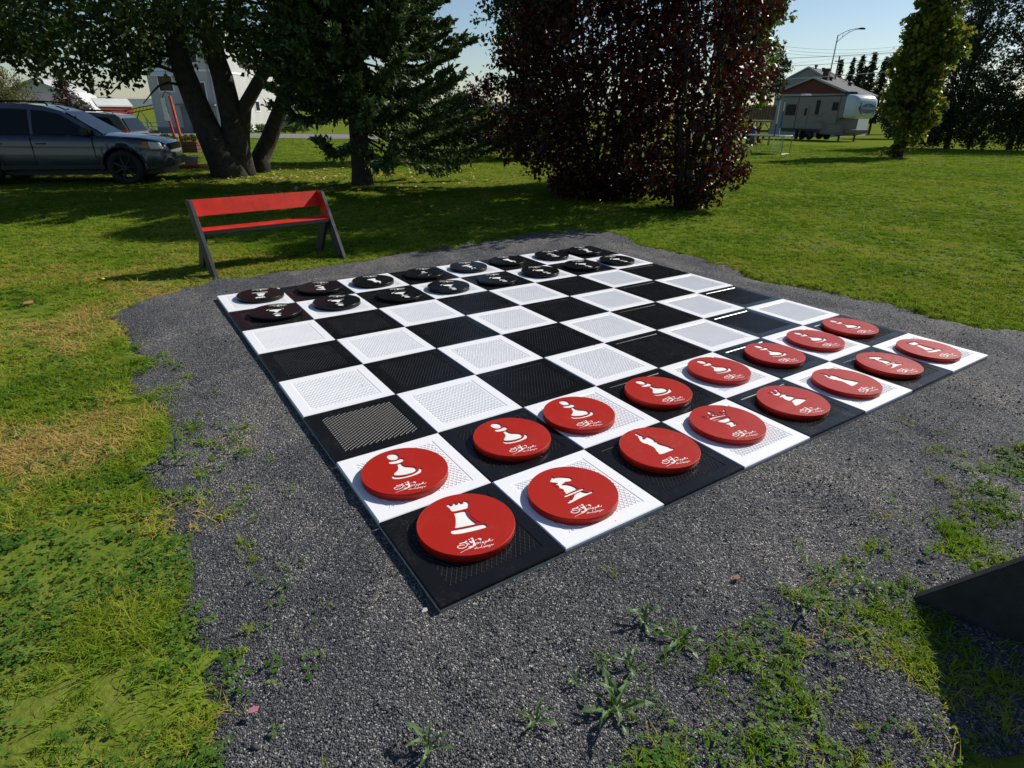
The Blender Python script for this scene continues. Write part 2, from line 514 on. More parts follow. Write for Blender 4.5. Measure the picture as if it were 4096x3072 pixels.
# ------------------------------------------------------------------ the chessboard: 64 ribbed tiles
def paint(name, col, rough, dust, dcol, dscale=3.0, spec=0.5, rv=0.0):
    m, nt, b = newmat(name)
    oi = nd(nt, 'ShaderNodeObjectInfo')
    tc = nd(nt, 'ShaderNodeTexCoord')
    ad = nd(nt, 'ShaderNodeVectorMath', operation='ADD')
    sc = nd(nt, 'ShaderNodeVectorMath', operation='SCALE'); sc.inputs[3].default_value = 30
    cb = nd(nt, 'ShaderNodeCombineXYZ')
    nt.links.new(oi.outputs['Random'], cb.inputs[0]); nt.links.new(oi.outputs['Random'], cb.inputs[1])
    nt.links.new(cb.outputs[0], sc.inputs[0])
    nt.links.new(tc.outputs['Object'], ad.inputs[0]); nt.links.new(sc.outputs[0], ad.inputs[1])
    n = nd(nt, 'ShaderNodeTexNoise'); n.inputs['Scale'].default_value = dscale; n.inputs['Detail'].default_value = 8; n.inputs['Roughness'].default_value = 0.72
    n.inputs['Distortion'].default_value = 0.8
    nt.links.new(ad.outputs[0], n.inputs['Vector'])
    n2 = nd(nt, 'ShaderNodeTexNoise'); n2.inputs['Scale'].default_value = 70; n2.inputs['Detail'].default_value = 3
    nt.links.new(ad.outputs[0], n2.inputs['Vector'])
    f1 = ramp(nt, n.outputs[0], [(0.5, (0, 0, 0)), (0.72, (1, 1, 1))])
    f2 = ramp(nt, n2.outputs[0], [(0.45, (0.15, 0.15, 0.15)), (0.65, (1, 1, 1))])
    mu = nd(nt, 'ShaderNodeMath', operation='MULTIPLY'); nt.links.new(f1, mu.inputs[0]); nt.links.new(f2, mu.inputs[1])
    m2 = nd(nt, 'ShaderNodeMath', operation='MULTIPLY'); m2.inputs[1].default_value = dust; nt.links.new(mu.outputs[0], m2.inputs[0])
    mx = nd(nt, 'ShaderNodeMix', data_type='RGBA'); mx.inputs[6].default_value = (*col, 1); mx.inputs[7].default_value = (*dcol, 1)
    nt.links.new(m2.outputs[0], mx.inputs[0]); nt.links.new(mx.outputs[2], b.inputs['Base Color'])
    rr = nd(nt, 'ShaderNodeMapRange'); rr.inputs[3].default_value = rough; rr.inputs[4].default_value = min(1, rough + 0.3)
    nt.links.new(mu.outputs[0], rr.inputs[0]); nt.links.new(rr.outputs[0], b.inputs['Roughness'])
    b.inputs['Specular IOR Level'].default_value = spec
    bump(nt, b, n2.outputs[0], 0.12, 0.002)
    return m
m_white = paint('white_tile_paint', (0.82, 0.82, 0.83), 0.42, 0.12, (0.45, 0.42, 0.36))
m_black = paint('black_tile_paint', (0.007, 0.007, 0.008), 0.24, 0.22, (0.10, 0.095, 0.085), 3.6, 0.2)
m_conc = mat('tile_concrete', (0.33, 0.31, 0.27), 0.9, 0.3, 30, 0.3)

def tile_mesh(name, paintmat, ang, ribmat, flat=0.4, w=0.0024):
    h = T / 2 - 0.0018; a = 0.232; th = 0.048; zr = -0.0024
    mb = MB()
    rg = random.Random(5)
    # concrete body, painted skin down to 14 mm below the top, softened rim
    def ring(r, z): return [(-r, -r, z), (r, -r, z), (r, r, z), (-r, r, z)]
    R_ = [ring(h, -th), ring(h, -0.016), ring(h, -0.004), ring(h - 0.004, 0.0), ring(a, 0.0), ring(a - 0.004, zr)]
    v = sum(R_, []); f = []; m = []
    for k in range(5):
        for i in range(4):
            j = (i + 1) % 4
            f.append((k * 4 + i, k * 4 + j, k * 4 + 4 + j, k * 4 + 4 + i)); m.append(1 if k == 0 else 0)
    f.append((20, 21, 22, 23)); m.append(0)
    o = len(mb.v); mb.v += v; mb.f += f; mb.m += m
    # two crossing families of ribs
    b = a - 0.012; sp = 0.020; zt_ = -0.0008
    for sgn, dz in ((1, 0.0), (-1, 0.0002)):
        th_ = ang * sgn
        d = np.array([math.cos(th_), math.sin(th_)]); n = np.array([-d[1], d[0]])
        for k in range(-26, 27):
            c = n * k * sp
            lo, hi = -9, 9
            for ax in (0, 1):
                if abs(d[ax]) > 1e-6:
                    t0 = (-b - c[ax]) / d[ax]; t1 = (b - c[ax]) / d[ax]
                    lo = max(lo, min(t0, t1)); hi = min(hi, max(t0, t1))
            if hi - lo < 0.02: continue
            p, q = c + d * lo, c + d * hi
            vv = []
            for e in (p, q):
                vv += [(e[0] - n[0] * w, e[1] - n[1] * w, zr), (e[0] - n[0] * w * flat, e[1] - n[1] * w * flat, zt_ + dz), (e[0] + n[0] * w * flat, e[1] + n[1] * w * flat, zt_ + dz), (e[0] + n[0] * w, e[1] + n[1] * w, zr)]
            mb.add(vv, [(0, 1, 5, 4), (1, 2, 6, 5), (2, 3, 7, 6)], 2)
    ob = mb.build(name, [paintmat, m_conc, ribmat])
    return ob
TROT = {(0, 2): 0.0}
board = empty('chessboard', (BO[0], BO[1], 0), YAW, 'giant black and white chessboard of ribbed square tiles laid flat on gravel', 'chessboard')
m_wrib = mat('white_rib_worn', (0.74, 0.74, 0.75), 0.5, 0.08, 5); m_brib = mat('black_rib_worn', (0.014, 0.014, 0.015), 0.4, 0.5, 5, spec=.3)
m_rib2 = mat('black_rib_shiny', (0.012, 0.012, 0.013), 0.42, 0.3, 30, spec=.3)
tw = tile_mesh('tile', m_white, R(57), m_wrib); tb = tile_mesh('tile', m_black, R(57), m_brib); tg_ = tile_mesh('tile', m_black, R(33), m_rib2, 0.25, 0.0024)
first = {0: tb, 1: tw}; used = {0: False, 1: False}
for c in range(8):
    for r in range(8):
        k = (c + r) % 2
        if (c, r) == (0, 2): o = tg_
        elif used[k]: o = first[k].copy(); COL.objects.link(o)
        else: o = first[k]; used[k] = True
        o.parent = board
        o.location = ((c + 0.5) * T + random.uniform(-.001, .001), (r + 0.5) * T + random.uniform(-.001, .001), random.uniform(-.0025, .0015))
        o.rotation_euler = (random.uniform(-.0035, .0035), random.uniform(-.0035, .0035), (TROT[(c, r)] if (c, r) in TROT else random.choice([0, math.pi])) + random.uniform(-.003, .003))
        o['label'] = 'white ribbed tile' if k else 'black ribbed tile'

# ------------------------------------------------------------------ the 32 flat playing pieces
SYM={'pawn':[[(-32,162),(-15,180),(9,179),(27,162),(28,136),(16,117),(-7,109),(-29,127)],[(-44,105),(-37,114),(-24,113),(0,105),(20,109),(27,112),(39,103),(38,89),(25,78),(1,71),(-27,80),(-42,90)],[(-16,68),(-1,67),(12,70),(9,48),(18,25),(46,5),(56,-10),(53,-27),(45,-39),(23,-47),(-18,-44),(-49,-31),(-65,-19),(-63,-8),(-52,4),(-35,14),(-21,31),(-15,54)],[(-84,-32),(-76,-21),(-68,-15),(-68,-27),(-54,-42),(-23,-54),(23,-57),(56,-44),(70,-23),(79,-34),(76,-46),(63,-64),(37,-73),(-11,-74),(-58,-64),(-82,-49)]],'rook':[[(-18,152),(-9,162),(4,157),(1,146),(10,142),(18,155),(31,152),(26,139),(38,138),(40,151),(53,146),(50,135),(60,130),(64,142),(78,140),(84,122),(75,105),(59,84),(19,90),(-13,98),(-17,110),(-14,130)],[(-15,88),(-4,86),(42,76),(34,51),(31,22),(33,-6),(38,-37),(-5,-27),(-66,-10),(-53,0),(-38,24),(-22,56)],[(49,72),(54,67),(41,29),(43,-2),(56,-38),(48,-36),(39,-4),(37,27)],[(-88,-23),(-77,-13),(-69,-16),(-9,-34),(60,-49),(69,-63),(65,-75),(54,-80),(1,-71),(-61,-56),(-88,-42),(-91,-31)]],'knight':[[(-3,164),(-8,153),(-7,139),(5,138),(27,130),(65,98),(63,81),(51,73),(35,74),(19,82),(1,75),(-11,74),(12,62),(27,40),(33,20),(30,0),(-16,-1),(-43,-4),(-35,19),(-47,41),(-47,45),(-27,25),(-41,63),(-56,81),(-56,87),(-32,59),(-31,83),(-54,102),(-53,107),(-24,92),(-19,92),(-47,119),(-37,131),(-19,142),(-10,159)],[(-60,-8),(-53,-7),(56,-5),(62,-11),(55,-20),(-59,-22),(-64,-17)],[(-42,-26),(-42,-34),(-49,-46),(-65,-56),(-78,-52),(-81,-60),(-78,-71),(-3,-63),(80,-61),(83,-48),(71,-49),(54,-47),(43,-38),(38,-26),(38,-21),(-8,-24),(-22,-38),(-45,-53),(-47,-47),(-39,-36),(-35,-25)]],'bishop':[[(-21,169),(-9,177),(1,175),(1,160),(3,141),(10,133),(-11,114),(-5,105),(13,110),(21,121),(27,109),(32,92),(31,70),(19,48),(33,47),(22,36),(25,15),(37,-9),(46,-30),(44,-47),(55,-51),(50,-65),(-57,-64),(-57,-40),(-51,-43),(-50,-27),(-38,-7),(-32,14),(-33,32),(-39,44),(-34,51),(-48,72),(-48,93),(-34,123),(-17,150),(-21,158)]],'queen':[[(-66,79),(-41,86),(12,80),(64,67),(75,56),(70,50),(30,61),(-15,69),(-61,67)],[(-66,60),(-28,58),(16,50),(64,40),(60,36),(8,44),(-28,47),(-64,51)],[(-45,42),(-13,38),(23,34),(55,32),(47,14),(19,-5),(-25,-1),(-42,20)],[(-33,-4),(-3,-8),(28,-10),(30,-25),(13,-42),(26,-46),(21,-57),(-32,-57),(-33,-44),(-20,-37),(-29,-20)],[(-95,133),(-79,121),(-76,102),(-70,82),(-78,89),(-85,111)],[(-71,125),(-62,119),(-68,105),(-75,113)],[(12,155),(17,134),(9,120),(-17,118),(-15,131)],[(-37,117),(-23,122),(-28,111),(-36,96),(-26,87),(-40,87),(-47,101)],[(1,110),(13,108),(15,96),(30,100),(24,90),(7,87),(-3,95),(-18,91),(-12,101)],[(30,128),(33,121),(17,115),(19,124)],[(52,107),(64,105),(58,89),(50,78),(36,83),(51,87)],[(122,118),(105,97),(82,70),(91,88),(87,102),(78,108),(92,111),(103,110)],[(77,93),(85,89),(77,74),(73,66),(59,71)]],'king':[[(-48,152),(-40,155),(-35,148),(-40,134),(-36,116),(-31,115),(-22,126),(-17,147),(-7,156),(6,156),(8,147),(-4,133),(-11,116),(-1,112),(15,117),(27,139),(27,155),(36,162),(50,162),(57,152),(48,138),(37,133),(30,99),(-19,87),(-29,90),(-37,110),(-46,130),(-55,139)],[(28,88),(47,73),(26,64),(27,52),(47,35),(51,13),(-30,-1),(-37,19),(-32,40),(-18,59),(-34,62),(-36,73)],[(40,1),(54,-5),(68,-20),(90,-48),(-51,-66),(-59,-54),(-33,-25),(-23,-7)]]}
LOGO_FILL=[[(-95,-110),(-83,-111),(-68,-114),(-64,-108),(-59,-112),(-59,-117),(-63,-119),(-72,-119),(-88,-115),(-97,-117)],[(-39,-108),(-33,-105),(-27,-110),(-29,-116),(-35,-116),(-40,-112)],[(-38,-118),(-30,-118),(-35,-138),(-37,-151),(-44,-160),(-51,-163),(-64,-159),(-73,-155),(-73,-149),(-64,-149),(-55,-153),(-49,-147),(-43,-139),(-43,-130)],[(-53,-120),(-46,-121),(-40,-135),(-47,-137),(-53,-130)],[(-50,-104),(-44,-111),(-44,-115),(-49,-114)],[(-15,-126),(-9,-124),(-2,-128),(-1,-135),(-5,-142),(-10,-141),(-8,-135),(-13,-129)],[(-122,-165),(-117,-162),(-93,-159),(-67,-157),(-44,-160),(-24,-162),(0,-168),(44,-183),(43,-185),(1,-173),(-27,-166),(-51,-163),(-75,-161),(-100,-161)]]
LOGO_STROKE=[[(-73,-119),(-68,-128),(-69,-136),(-80,-143),(-94,-144),(-105,-140),(-112,-131),(-111,-124),(-103,-122),(-91,-124),(-79,-131)],[(-63,-125),(-64,-133),(-63,-138),(-59,-138)],[(-64,-129),(-57,-131)],[(-28,-129),(-23,-127),(-18,-128)],[(-23,-147),(-28,-145),(-33,-149),(-34,-153),(-30,-154),(-25,-151),(-23,-147),(-20,-151)],[(-21,-152),(-13,-148),(-17,-153),(-17,-158),(-21,-157),(-15,-157)],[(-13,-157),(-5,-158),(-3,-153),(-8,-154),(-12,-158),(-10,-161),(-3,-160)],[(6,-155),(-8,-174)],[(4,-158),(10,-156),(10,-161),(5,-164),(1,-163)],[(10,-164),(30,-152),(31,-154),(15,-166)],[(16,-165),(26,-161),(29,-163),(25,-167),(29,-170),(41,-163)],[(-48,-172),(-53,-171),(-58,-174),(-54,-176),(-43,-167),(-49,-176),(-46,-177)],[(-46,-177),(-40,-176),(-42,-173),(-46,-178),(-39,-178)],[(-15,-168),(-19,-167),(-26,-178),(-34,-181),(-37,-179),(-33,-177),(-27,-184),(-22,-184)],[(-21,-183),(-14,-182),(-17,-180),(-21,-185),(-16,-185)],[(-10,-181),(-20,-190)],[(-12,-184),(-6,-183),(-7,-186),(-13,-187)],[(3,-185),(-3,-184),(-6,-189),(-2,-190),(3,-185),(0,-191)],[(11,-187),(7,-186),(4,-191),(9,-191),(12,-188),(4,-196),(-3,-195)],[(12,-191),(19,-189),(17,-187),(13,-191),(16,-194),(27,-191)]]

m_red = paint('red_disc_paint', (0.38, 0.014, 0.006), 0.42, 0.10, (0.3, 0.18, 0.14), 4, 0.25)
m_blk = paint('black_disc_paint', (0.005, 0.005, 0.006), 0.28, 0.15, (0.10, 0.10, 0.095), 4, 0.25)
m_ink = mat('white_inlay', (0.80, 0.79, 0.75), 0.6, 0.05, 20)
DR = 0.2185; DH = 0.036
def curve_mesh(polys, ext, fill=True):
    cu = bpy.data.curves.new('outline', 'CURVE'); cu.dimensions = '2D'; cu.fill_mode = 'BOTH' if fill else 'NONE'
    cu.extrude = ext
    for p in polys:
        s = cu.splines.new('POLY'); s.points.add(len(p) - 1)
        for q, w in zip(s.points, p): q.co = (w[0], w[1], 0, 1)
        s.use_cyclic_u = True
    ob = bpy.data.objects.new('outline', cu)
    me = bpy.data.meshes.new_from_object(ob)
    bpy.data.objects.remove(ob); bpy.data.curves.remove(cu)
    return me
def circle(r, n=72): return [(r * math.cos(2 * math.pi * i / n), r * math.sin(2 * math.pi * i / n)) for i in range(n)]
def smooth_poly(p, it=1):
    for _ in range(it):
        q = []
        for i in range(len(p)):
            a, b = p[i], p[(i + 1) % len(p)]
            q += [(a[0] * .8 + b[0] * .2, a[1] * .8 + b[1] * .2), (a[0] * .2 + b[0] * .8, a[1] * .2 + b[1] * .8)]
        p = q
    return p
def disc_meshes(sym):
    polys = [[(x / 1000, y / 1000) for x, y in p] for p in SYM[sym]]
    if sym != 'queen': polys = [smooth_poly(p) for p in polys]
    e = 0.0026
    top = curve_mesh([circle(DR - 0.004)] + polys, e)
    bm = bmesh.new(); bm.from_mesh(top); bpy.data.meshes.remove(top)
    for v in bm.verts: v.co.z += DH - e
    for f in bm.faces: f.smooth = False
    mb = MB(); n = 72
    prof = [(DR - 0.012, 0.0), (DR, 0.0015), (DR, DH - 0.004), (DR - 0.0012, DH - 0.0012), (DR - 0.004, DH), (DR - 0.0042, DH - 0.006)]
    mb.lathe(prof, n, caps=False)
    vs_ = [bm.verts.new(p) for p in mb.v]
    for q in mb.f:
        f = bm.faces.new([vs_[i] for i in q]); f.smooth = True
    bm.faces.new([vs_[i] for i in range(n - 1, -1, -1)])
    me = bpy.data.meshes.new('disc_body'); bm.to_mesh(me); bm.free()
    ink = curve_mesh(polys, 0.0); 
    for v in ink.vertices: v.co.z = DH - 2 * e + 0.0003
    return me, ink
def ribbon(path, w):
    p = [np.array(q, float) for q in path]; v = []; f = []
    for i, q in enumerate(p):
        d = p[min(i + 1, len(p) - 1)] - p[max(i - 1, 0)]; d /= (np.hypot(*d) + 1e-9); n = np.array([-d[1], d[0]])
        ww = w * (0.75 if i in (0, len(p) - 1) else 1)
        v += [q + n * ww / 2, q - n * ww / 2]
    for i in range(len(p) - 1): f.append((2 * i, 2 * i + 1, 2 * i + 3, 2 * i + 2))
    return v, f
def logo_mesh():
    me = curve_mesh([[(x / 1000, y / 1000) for x, y in smooth_poly(p)] for p in LOGO_FILL], 0.0)
    bm = bmesh.new(); bm.from_mesh(me); bpy.data.meshes.remove(me)
    for v in bm.verts: v.co.z = DH + 0.0004
    for i, st in enumerate(LOGO_STROKE):
        v, f = ribbon([(x / 1000, y / 1000) for x, y in st], 0.0042 if i == 0 else (0.0028 if i < 10 else 0.0024))
        vv = [bm.verts.new((q[0], q[1], DH + 0.0004 + 0.00003 * (i + 1))) for q in v]
        for q in f: bm.faces.new([vv[k] for k in q])
    me = bpy.data.meshes.new('logo'); bm.to_mesh(me); bm.free()
    for p in me.polygons: p.use_smooth = False
    return me
LOGO = logo_mesh(); LOGO.materials.append(m_ink)
DM = {k: disc_meshes(k) for k in SYM}
for k, (a, b_) in DM.items():
    a.materials.append(None); b_.materials.append(m_ink)
order = ['rook', 'knight', 'bishop', 'queen', 'king', 'bishop', 'knight', 'rook']
redb = [(0.517, 0.58), (1.434, 0.466), (2.541, 0.588), (3.467, 0.57), (4.47, 0.517), (5.45, 0.48), (6.44, 0.5), (7.4, 0.48)]
redp = [(0.428, 1.473), (1.51, 1.47), (2.35, 1.51), (3.43, 1.46), (4.49, 1.5), (5.52, 1.46), (6.47, 1.49), (7.41, 1.53)]
blkb = [(0.6, 7.56), (1.56, 7.5), (2.49, 7.45), (3.51, 7.48), (4.47, 7.5), (5.41, 7.54), (6.5, 7.5), (7.42, 7.5)]
blkp = [(0.59, 6.52), (1.53, 6.54), (2.56, 6.42), (3.47, 6.44), (4.46, 6.43), (5.47, 6.49), (6.51, 6.48), (7.4, 6.45)]
redn = ['red disc with white castle rook on the black tile at the nearest board corner',
        'red disc with white horse knight between the nearest rook and a bishop',
        'red disc with white bishop between the horse disc and the spread crown disc',
        'red disc with white wide ornate crown on a cone, tips splayed',
        'red disc with white three pronged king, on black tile beside the ornate crown',
        'red disc with white bishop beside the three pronged king, towards the right corner',
        'red disc with white knight next to the rook at the right board corner',
        'red disc with white rook on the white tile at the right board corner']
redpn = ['nearest red pawn disc, on white tile behind the nearest corner rook',
         'red pawn disc on black tile, second from the nearest pawn along its row',
         'red pawn disc on white tile behind the nearer red bishop',
         'red pawn disc on black tile behind the ornate crown disc',
         'red pawn disc on white tile behind the three pronged red king',
         'red pawn disc on black tile behind the farther red bishop',
         'red pawn disc on white tile, second from the far right end of its row',
         'farthest red pawn disc, on black tile behind the right corner rook']
blkn = ['black disc with white rook on the white tile at the left board corner',
        'black disc with white knight beside the left corner rook, on a black tile',
        'black disc with white bishop on white tile, third from the left corner',
        'black disc with wide ornate white crown, on black tile in the far row',
        'black disc with small three pronged white king, on white tile in the far row',
        'black disc with white bishop on black tile, right of the black side king',
        'black disc with white knight on white tile beside the farthest corner rook',
        'black disc with white rook on the black tile at the farthest board corner']
blkpn = ['black pawn disc nearest the left corner, on the left edge black tile',
         'black pawn disc on white tile in front of the left black knight',
         'black pawn disc on black tile in front of the left black bishop',
         'black pawn disc on white tile in front of the ornate black side crown',
         'black pawn disc on black tile in front of the black side king',
         'black pawn disc on white tile in front of the right black bishop',
         'black pawn disc on black tile in front of the farthest black knight',
         'black pawn disc on white tile at the far right end of its row']
def piece(sym, pos, rot, m, label, group):
    x, y = b2w(*pos)
    e = empty('chess_piece', (x, y, 0.0006), YAW + rot, label, 'game piece', group)
    e.rotation_euler = (random.uniform(-.004, .004), random.uniform(-.004, .004), YAW + rot)
    a, k = DM[sym]
    o = bpy.data.objects.new('disc', a); COL.objects.link(o); o.parent = e
    o.material_slots[0].link = 'OBJECT'; o.material_slots[0].material = m
    o = bpy.data.objects.new('symbol', k); COL.objects.link(o); o.parent = e
    o = bpy.data.objects.new('logo', LOGO); COL.objects.link(o); o.parent = e
for i in range(8):
    piece(order[i], redb[i], 0 if i < 5 else R([8, -4, 3][i - 5]), m_red, redn[i], 'red chess pieces')
    piece('pawn', redp[i], R([0, 4, -2, 5, 3, -4, 2, 0][i]), m_red, redpn[i], 'red chess pieces')
    piece(order[i], blkb[i], math.pi + R([3, -5, 6, -3, 2, 5, -4, 3][i]), m_blk, blkn[i], 'black chess pieces')
    piece('pawn', blkp[i], math.pi + R([-6, -4, 3, -5, 2, 4, -3, 5][i]), m_blk, blkpn[i], 'black chess pieces')

# ------------------------------------------------------------------ benches
m_char = mat('charcoal_paint', (0.026, 0.027, 0.029), 0.55, 0.35, 14, 0.15)
m_brd = mat('red_bench_paint', (0.50, 0.018, 0.005), 0.55, 0.22, 7, 0.15, spec=.25)
def bench(loc, rz, label):
    e = empty('park_bench', loc, rz, label, 'bench')
    W = 1.58; t = 0.042; k = 0.47 / 0.775; wl = 0.20
    # local: x along the bench, -y front; leg foot front edge at y=0
    for x0 in (0.0, W - t):
        mb = MB(); Z = 0.775
        mb.prism([(0, 0), (wl, 0), (wl + Z * k - 0.02, Z), (Z * k, Z)], x0, x0 + t, 'x')
        leg = mb.build('leg', m_char, e, bevel=0.004)
        mb = MB(); z0 = 0.47; z1 = 0.772; xi = x0 + t if x0 == 0 else x0 - 0.003
        mb.prism([(z0 * k + 0.004, z0), (z0 * k + wl - 0.004, z0), (z1 * k + wl - 0.026, z1), (z1 * k + 0.004, z1)], xi, xi + 0.003, 'x')
        mb.build('inner_face', m_brd, leg)
        mb = MB(); xa = x0 + t + 0.001 if x0 == 0 else x0 - 0.001 - t
        mb.prism([(0.60, 0), (0.78, 0), (0.50, 0.428), (0.32, 0.428)], xa, xa + t, 'x')
        mb.build('rear_leg', m_char, e, bevel=0.004)
    mb = MB(); y0 = 0.45 * k + 0.015
    mb.box(t + .001, W - t - .001, y0, y0 + 0.265, 0.430, 0.468, 1)
    mb.box(t + .004, W - t - .004, y0 + .002, y0 + 0.263, 0.4685, 0.4700, 0)
    mb.build('seat', [m_brd, m_char], e)
    mb = MB(); zb = 0.60; q = wl - 0.05
    c, s = k / math.hypot(1, k), 1 / math.hypot(1, k)
    ya, yb = zb * k + q, 0.775 * k + q - 0.02
    za, zc = zb, 0.775
    nx_, nz_ = -s * 0.0, 0
    mb.prism([(ya, za), (ya + 0.045, za - 0.006), (yb + 0.045, zc - 0.006), (yb, zc)], t + .001, W - t - .001, 'x')
    o = mb.build('backrest', [m_brd, m_char], e, bevel=0.003)
    for p in o.data.polygons:
        if p.normal.z > 0.7 or p.normal.y > 0.6: p.material_index = 1
    return e
bench((-3.30, 6.43, -0.035), math.atan2(1.066, 1.236), 'red bench with charcoal slanted legs standing on lawn behind the black pieces')

# dark panel cropped by the lower right corner
mb = MB()
mb.prism([(0, 0), (1.25, 0), (1.25, 0.84), (0.62, 0.84), (0.0, 0.012)], -0.02, 0.02, 'y')
e = empty('wooden_panel', (1.60, 1.785, -0.035), math.atan2(-0.62, 0.79), 'black painted wooden panel with slanted top edge, cropped at the lower right corner', 'panel')
mb.build('board', m_char, e, bevel=0.004)
mb = MB(); mb.box(0.75, 0.80, -0.16, -0.021, 0, 0.6); mb.build('brace', m_char, e)

# ------------------------------------------------------------------ trees and shrubs
m_bark = mat('bark_grey', (0.042, 0.034, 0.028), 0.95, 0.5, 7, 0.9, bdist=0.03)
m_bark2 = mat('bark_brown', (0.035, 0.027, 0.021), 0.95, 0.4, 9, 0.8, bdist=0.02)
G1 = leafmat('poplar_leaf', [(0, (0.026, 0.048, 0.011)), (0.6, (0.05, 0.088, 0.016)), (0.93, (0.085, 0.125, 0.02)), (1, (0.20, 0.17, 0.02))], 0.45)
G2 = leafmat('spruce_needle', [(0, (0.030, 0.058, 0.018)), (0.6, (0.065, 0.11, 0.030)), (1, (0.13, 0.18, 0.045))], 0.2, rough=0.6)
G3 = leafmat('purple_leaf', [(0, (0.012, 0.006, 0.006)), (0.5, (0.024, 0.008, 0.007)), (0.85, (0.055, 0.014, 0.009)), (1, (0.075, 0.030, 0.011))], 0.13, (0.13, 0.016, 0.008), 0.42, 0.28)
G4 = leafmat('maple_leaf', [(0, (0.07, 0.11, 0.014)), (0.5, (0.13, 0.18, 0.02)), (0.82, (0.22, 0.23, 0.026)), (1, (0.36, 0.27, 0.03))], 0.5)
G5 = leafmat('wild_leaf', [(0, (0.022, 0.036, 0.012)), (0.6, (0.04, 0.06, 0.02)), (1, (0.075, 0.09, 0.035))], 0.22)
G6 = leafmat('willow_leaf', [(0, (0.09, 0.10, 0.02)), (1, (0.17, 0.16, 0.04))], 0.35)
G7 = leafmat('rust_needle', [(0, (0.07, 0.030, 0.022)), (0.6, (0.11, 0.045, 0.03)), (1, (0.05, 0.055, 0.02))], 0.15)
G8 = leafmat('fresh_leaf', [(0, (0.06, 0.10, 0.016)), (0.7, (0.11, 0.17, 0.024)), (1, (0.18, 0.22, 0.035))], 0.45)

def unit(v): return v / (np.linalg.norm(v, axis=1, keepdims=True) + 1e-9)
def leaves(name, C, size, m, parent=None, ratio=0.62, droop=0.0, upb=0.5, seed=0, A=None):
    """one mesh of folded four-point leaves at centres C"""
    rg = np.random.default_rng(seed)
    n = len(C); size = np.broadcast_to(size, n) * rg.uniform(0.65, 1.25, n)
    a = rg.normal(size=(n, 3)) if A is None else A + rg.normal(size=(n, 3)) * 0.25
    a[:, 2] -= droop
    a = unit(a)
    nr = rg.normal(size=(n, 3)); nr[:, 2] += upb * 2
    s = unit(np.cross(nr, a)); q = np.cross(a, s)
    w = (size * ratio / 2)[:, None]; l = size[:, None]
    base = C - a * l * .5
    v = np.stack([base, C - a * l * .02 + s * w + q * w * .35, C + a * l * .5 - q * l * .10, C - a * l * .02 - s * w + q * w * .35], 1).reshape(-1, 3)
    i = np.arange(n)[:, None] * 4
    f = np.concatenate([i + np.array([[0, 1, 2]]), i + np.array([[0, 2, 3]])])
    return npmesh(name, v, f, [m], parent)
def clumps(centres, rad, per, seed=0, flat=0.8):
    rg = np.random.default_rng(seed)
    n = len(centres)
    d = unit(rg.normal(size=(n * per, 3))) * (rg.uniform(size=(n * per, 1)) ** 0.5)
    d[:, 2] *= flat
    r = np.broadcast_to(rad, n)
    return np.repeat(centres, per, 0) + d * np.repeat(r, per)[:, None]
def ellips(c, r, n, seed, shell=0.35):
    """points filling an ellipsoid, denser towards its outside"""
    rg = np.random.default_rng(seed)
    d = unit(rg.normal(size=(n, 3))); q = shell + (1 - shell) * rg.uniform(size=(n, 1)) ** 0.6
    bump_ = 1 + 0.22 * np.sin(d[:, :1] * 5 + seed) * np.cos(d[:, 1:2] * 6 + d[:, 2:] * 4 + seed)
    return np.array(c) + d * q * bump_ * np.array(r)
def tree(name, loc, label, cat, trunk, m_tr, C, size, m_lf, group=None, branches=(), **kw):
    """trunk: list of (point, radius); branches: lists of the same; C: leaf centres, all in world axes relative to loc"""
    e = empty(name, loc, 0, label, cat, group)
    mb = MB(); mb.tube([p for p, r in trunk], [r for p, r in trunk], 10)
    t = mb.build('trunk', m_tr, e, smooth=True)
    if branches:
        mb = MB()
        for bch in branches: mb.tube([p for p, r in bch], [r for p, r in bch], 6)
        mb.build('limbs', m_tr, e, smooth=True)
    leaves('crown', C, size, m_lf, e, **kw)
    return e
def bent(p0, p1, r0, r1, n=6, wob=0.08, seed=0, sag=0.0):
    rg = random.Random(seed); p0 = Vector(p0); p1 = Vector(p1); L = (p1 - p0).length; out = []
    for i in range(n + 1):
        t = i / n; p = p0.lerp(p1, t)
        if 0 < i: p = p + Vector((rg.uniform(-1, 1), rg.uniform(-1, 1), rg.uniform(-.5, .5))) * wob * L * (0.4 if i == n else 1) * .5
        p.z -= sag * math.sin(math.pi * t)
        out.append((tuple(p), r0 + (r1 - r0) * t))
    return out

